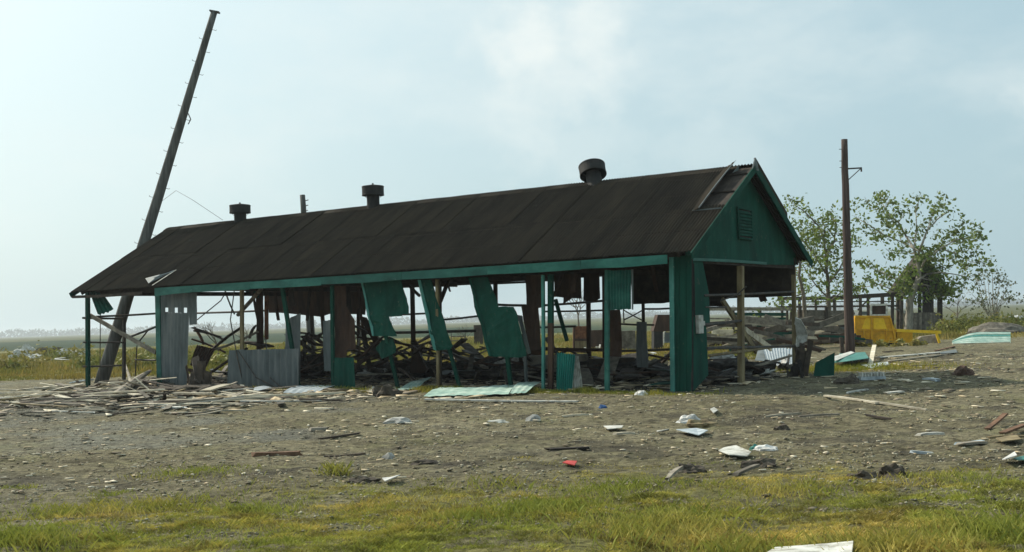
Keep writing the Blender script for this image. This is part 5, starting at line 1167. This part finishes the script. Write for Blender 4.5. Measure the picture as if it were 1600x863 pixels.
ibeam((559, 527), (678, 547), 4, 5.2, .17, BROWN, 'longest fallen rafter slanting down behind the ragged teal panel')
ibeam((550, 543), (620, 560), 4.2, 4.8, .12, BROWN, 'fallen rafter below the longest one')
ibeam((546, 506), (598, 534), 4, 4.4, .10, STEEL, 'thin dark bar leaning left of the ragged teal panel', 'fallen_bar')
ibeam((553, 562), (640, 552), 3.6, 4.6, .08, STEEL, 'thin dark bar lying low behind the ragged teal panel', 'fallen_bar')
ibeam((480, 555), (540, 556), 5, 5, .07, STEEL, 'thin dark bar across the gap right of the counter front', 'fallen_bar')
ibeam((556, 553), (572, 500), 6, 6, .07, WHITE, 'white pipe standing slantwise behind the dark brown inner board', 'white_pipe')
ibeam((300, 512), (352, 532), 3, 3.6, .09, STEEL, 'upper dark truss bar right of the slotted sheet', 'truss_bar')
ibeam((302, 517), (345, 527), 3, 3.5, .08, STEEL, 'middle dark truss bar right of the slotted sheet', 'truss_bar')
ibeam((300, 530), (353, 551), 3, 3.5, .08, BROWN, 'lowest brown truss bar right of the slotted sheet', 'truss_bar')
ibeam((304, 512), (318, 537), 3.2, 3.2, .08, RUST, 'rusty cross bar between the truss bars', 'truss_bar')
ibeam((390, 528), (398, 510), 4, 4, .09, WOODD, 'dark splinter standing behind the tan post', 'broken_post')
ibeam((468, 520), (505, 528), 5, 5.5, .10, WOODD, 'dark board wedged across behind the leaning teal strip')
ibeam((470, 540), (482, 520), 5, 5, .10, WOODD, 'dark board end hanging behind the leaning teal strip')
ibeam((380, 535), (420, 542), 3.5, 3.5, .5, WOODD, 'wide dark board piled behind the counter front')
ibeam((500, 600), (560, 586), 1.0, 2.6, .12, WOODD, 'dark plank on the floor behind the low teal sheet')
ibeam((640, 575), (700, 560), 5.5, 6, .12, WOODG, 'grey plank lying in the rubble behind the slim tan post')
ibeam((620, 552), (700, 560), 6.5, 7, .10, WOOD, 'pale plank at the rear edge behind the slim tan post')
ibeam((700, 551), (760, 575), 6, 4, .12, WOODG, 'grey plank sloping left of the largest teal panel')
# low wall / counter block inside
def slab(px0, px1, yb, yt, thick, mt, lab, name, cat):
    c = G((px0 + px1) / 2, yb); d = c.y; m = M(); a, b = W(px0, yb, d), W(px1, yb, d); a.z = b.z = -.03; zt = W((px0 + px1) / 2, yt, d).z
    m.poly([a, b, (b.x, b.y, zt), (a.x, a.y, zt)], (0, thick, 0)); return obj(name, m, mt, None, lab, cat)
slab(824, 920, 592, 555, .5, GALV if False else WOODG, 'low grey counter block inside the shed behind the thick post', 'counter_block', 'counter')
slab(921, 993, 590, 560, .5, WOODD, 'dark low block right of the grey counter block', 'counter_block', 'counter')
m = M(); v = [to_world(L(x, y, 4.0)) for x, y in ((640, 583), (664, 583), (668, 578), (652, 546), (645, 541))]; m.poly(v, (.02, .3, 0)); obj('dark_sheet', m, BROWN, None, 'dark pointed sheet standing in the rubble under the middle of the roof', 'sheet')
m = M(); v = [to_world(L(x, y, 5.0)) for x, y in ((735, 590), (790, 590), (795, 563), (760, 566), (740, 558))]; m.poly(v, (.02, .3, 0)); obj('dark_sheet', m, GALV, None, 'dull grey sheet standing in the rubble below the largest teal panel', 'sheet')
for k, (px, py, t, rx) in enumerate(((795, 568, 4.5, .35), (815, 566, 4.8, .3), (590, 582, 4.5, .4), (575, 586, 4.2, .3), (716, 585, 3.8, .25), (1015, 603, 4.2, .3), (1130, 560, 5, .3))):
    p = to_world(L(px, py, t)); m = M(); m.blob(p, (rx, .2, .13), 80 + k, 3, .7); obj('white_scrap', m, BAG, None, ['crumpled white plastic below the largest teal panel, left one', 'crumpled white plastic below the largest teal panel, right one', 'crumpled white sheet lying behind the low teal sheet, larger one', 'crumpled white sheet behind the low teal sheet, smaller one', 'pale crumple at the foot of the leaning teal post', 'pale crumple on the floor left of the corner wall', 'white crumple seen low through the gable end'][k], 'scrap')
# rusty cupboards and junk behind the shed
e, Q, o = rowthing('rusty_cupboard', 907, 548, 'rust-orange open cupboard standing behind the shed', 'cupboard')
m = M(); m.poly([Q(896, 548), Q(920, 548), Q(920, 510), Q(896, 510)], (0, .7, 0)); obj('carcass', m, RUST, e, base=(0, 0, 0))
m = M(); m.beam(Q(896, 531, -.03), Q(920, 531, -.03), .12, .05, up=(0, -1, 0)); m.beam(Q(897, 546, -.03), Q(897, 512, -.03), .1, .04, up=(0, -1, 0)); obj('shelf', m, BROWN, e, base=(0, 0, 0))
m = M(); m.poly([Q(898, 547, -.02), Q(918, 547, -.02), Q(918, 533, -.02), Q(898, 533, -.02)], (0, .01, 0)); obj('door', m, TAN, e, base=(0, 0, 0))
slab(924, 943, 549, 516, .6, BROWN, 'dull brown cupboard right of the rust-orange one', 'brown_cupboard', 'cupboard')
slab(970, 994, 548, 517, .5, WOODG, 'tan box standing behind the shed, seen right of the teal post', 'tan_box', 'box')
e, Q, o = rowthing('brown_bin', 1036, 550, 'brown hopper-shaped bin on dark legs behind the shed, left of the corner wall', 'bin')
m = M(); m.poly([Q(1021, 518), Q(1052, 518), Q(1050, 492), Q(1028, 492)], (0, 1.2, 0)); obj('hopper', m, BROWN, e, base=(0, 0, 0))
m = M(); m.poly([Q(1022, 549), Q(1036, 549), Q(1036, 518), Q(1022, 518)], (0, 1.0, 0)); obj('stand', m, BLACK, e, base=(0, 0, 0))
e, Q, o = rowthing('garden_chair', 1043, 545, 'small pale tubular chair standing left of the corner wall', 'chair')
m = M(); m.tube([Q(1037, 545), Q(1037, 520), Q(1041, 517), Q(1048, 518), Q(1050, 530), Q(1050, 545)], .04, 6); obj('frame', m, WHITE, e, base=(0, 0, 0))
m = M(); m.poly([Q(1038, 534), Q(1050, 535), Q(1049, 520), Q(1039, 519)], (0, .08, 0)); obj('backrest', m, GALV, e, base=(0, 0, 0)); m = M(); m.box(Q(1044, 535, -.2), (.36, .4, .05)); obj('seat', m, GALV, e, base=(0, 0, 0))
slab(741, 755, 539, 508, .4, WOODD, 'dark square stump standing in the grass beyond the shed', 'dark_stump', 'stump')
p = at(G(746, 553)); m = M(); m.blob(p + Vector((0, 0, .1)), (.12, .12, .12), 90, 3, .1); obj('white_ball', m, WHITE, None, 'small white ball in the yellow grass beyond the shed', 'ball')
# wire fence beyond
e, Q, o = rowthing('field_gate', 718, 541, 'low rusty wire gate in the field beyond the shed', 'gate')
for (a, b_) in (((705, 519), (727, 519)), ((705, 526), (727, 526)), ((705, 533), (727, 532)), ((727, 541), (727, 517)), ((705, 540), (705, 518))):
    m = M(); m.tube([Q(*a), Q(*b_)], .035, 5); obj('bar', m, STEEL, e, base=(0, 0, 0))
# junk in the field at left
lump(122, 560, (.9, .5, .5), WHITE, 'larger pile of white wreckage in the field at the far left', 'wreckage', 101, 'white_wreckage', .8, 3)
lump(56, 561, (.6, .4, .35), WHITE, 'small pile of white wreckage in the field at the left edge', 'wreckage', 105, 'white_wreckage', .8, 3)
lump(36, 559, (.95, .5, .8), WHITE, 'whitish heap of wreckage nearest the left picture edge', 'wreckage', 102, 'white_wreckage', .8, 3)
lump(78, 558, (1.2, .6, .75), SOIL, 'dark heap of brush between the white piles at the far left', 'brush heap', 103, 'brush_heap', .8, 3)
lump(99, 559, (.6, .5, .7), WHITE, 'white tank-like box in the field at the far left', 'tank', 104, 'white_tank', .15, 3)
gplank((68, 570), (100, 567), .3, WHITE, 'whitish board in the field grass, left one', z=.3)
gplank((84, 570), (104, 570), .3, WHITE, 'whitish board in the field grass, right one', z=.3)

TG = 'broken timbers tangled under the shed roof'
tr_ = random.Random(44)
for k in range(95):
    s = tr_.choice([tr_.uniform(4, 20), tr_.uniform(6, 13), tr_.uniform(.5, 20)]); t = tr_.uniform(3.2, 7.8); c = inner(s, t); ln = tr_.uniform(.7, 2.6); a = tr_.uniform(0, 3.14); z = tr_.uniform(.15, .95) if s > 4 else tr_.uniform(.1, .55)
    sl = tr_.uniform(-.5, .5); d = Vector((math.cos(a), math.sin(a), sl)) * ln / 2; z = max(z, abs(d.z) + .03)
    m = M(); wide = tr_.random() < .22
    m.beam(c - d + Vector((0, 0, z)), c + d + Vector((0, 0, z)), tr_.uniform(.25, .5) if wide else tr_.uniform(.05, .14), .025 if wide else tr_.uniform(.03, .08), segs=3, warp=tr_.uniform(-.06, .06), jag=.06)
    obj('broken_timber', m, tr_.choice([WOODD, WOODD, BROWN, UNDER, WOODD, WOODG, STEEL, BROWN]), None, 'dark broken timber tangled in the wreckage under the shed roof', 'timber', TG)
def hang(px, y0, y1, t, w_, mt, lab=None, dx=0):
    m = M(); m.beam(L(px, y0, t), L(px + dx, y1, t), w_, .03, up=(0, -1, 0), segs=3, warp=.03, jag=.05); obj('hanging_board', m, mt, shed, label=lab)
for (px, y0, y1, t, w_, mt, dx) in ((430, 452, 500, 3, .12, BROWN, 5), (486, 446, 500, 2, .10, UNDER, -6), (502, 446, 520, 4, .16, BROWN, 4), (455, 450, 476, 1, .2, UNDER, 2), (395, 452, 500, 5, .10, UNDER, 8), (352, 455, 490, 5, .05, STEEL, 14), (580, 443, 470, 4, .3, UNDER, 0), (700, 438, 455, 5, .06, UNDER, 3), (766, 432, 447, 5, .05, BROWN, -7), (882, 428, 470, 6, .15, UNDER, 5), (900, 428, 455, 1, .12, BROWN, -4), (968, 420, 470, 6, .2, UNDER, 0), (1020, 418, 455, 3, .1, BROWN, 6), (1120, 462, 478, 6.8, .5, UNDER, 0), (1190, 460, 472, 6.8, .2, BROWN, 4), (540, 446, 490, 6, .4, UNDER, 3), (560, 446, 520, 5, .08, BROWN, 8)):
    hang(px, y0, y1, t, w_, mt, None, dx)
BG_ = 'timbers heaped in the yard behind the shed gable end'
for k in range(60):
    px = tr_.uniform(1098, 1318); d0 = tr_.uniform(46, 60); g = W(px, 531, d0); z = tr_.uniform(.1, 1.3) * (1 if tr_.random() < .6 else .5); c = Vector((g.x, d0, z)); ln = tr_.uniform(.8, 3.2); a = tr_.gauss(0, .3)
    d = Vector((math.cos(a), math.sin(a), tr_.gauss(0, .18))) * ln / 2; c.z = max(c.z, abs(d.z) + .05)
    m = M(); m.beam(c - d, c + d, tr_.uniform(.05, .1), tr_.uniform(.1, .3), segs=2, warp=tr_.uniform(-.04, .04), jag=.05)
    obj('heaped_timber', m, tr_.choice([WOODG, WOODG, WOODD, WOODD, BROWN, WOOD, TEAL]), None, 'weathered timber in the heap behind the shed gable end', 'timber', BG_)

for k in range(46):
    s = tr_.uniform(11.5, 18.5); t = tr_.uniform(2.5, 7.0); c = inner(s, t); ln = tr_.uniform(.8, 2.4); a = tr_.uniform(0, 3.14); z = tr_.uniform(.5, 1.45)
    d = Vector((math.cos(a), math.sin(a), tr_.uniform(-.8, .8))).normalized() * ln / 2; z = max(z, abs(d.z) + .03)
    m = M(); m.beam(c - d + Vector((0, 0, z)), c + d + Vector((0, 0, z)), tr_.uniform(.06, .22), tr_.uniform(.03, .08), segs=3, warp=tr_.uniform(-.1, .1), jag=.06)
    obj('broken_timber', m, tr_.choice([WOODD, WOODD, BROWN, UNDER, WOODG, BROWN]), None, 'dark broken timber tangled in the wreckage under the shed roof', 'timber', TG)
pale = [(596, 583, 4.5, 'pale crushed sheet behind the low teal sheet'), (575, 560, 6.5, 'pale rag in the wreckage left of the ragged teal panel'), (700, 566, 6.0, 'pale crushed board behind the leaning teal post'), (540, 578, 5.5, 'pale scrap low behind the dark brown inner board'), (930, 552, 6.5, 'pale scrap before the dull brown cupboard'), (1010, 560, 6.5, 'pale scrap at the foot of the grey mesh'), (1035, 575, 5, 'pale splintered scrap left of the corner wall'), (1148, 590, 2.0, 'pale rubble at the foot of the middle gable post'), (1195, 588, 4, 'pale rubble between the gable posts, nearer one'), (1215, 578, 5, 'pale rubble between the gable posts, farther one'), (1175, 580, 5, 'grey rubble behind the middle gable post')]
for k, (px, py, t, lab) in enumerate(pale):
    g = G(px, py); m = M(); r3 = random.Random(k)
    for q in range(9):
        c = at(g, .06 + r3.random() * .2) + Vector((r3.gauss(0, .22), r3.gauss(0, .18), 0)); d = Vector((r3.gauss(0, 1), r3.gauss(0, 1), r3.gauss(0, .35))).normalized() * r3.uniform(.08, .28)
        m.beam(c - d, c + d, r3.uniform(.06, .22), .015, segs=2, warp=r3.uniform(-.04, .04), jag=.03)
    obj('crushed_scrap', m, [WHITE, BAG, WOOD, GALV][k % 4], None, lab, 'scrap')
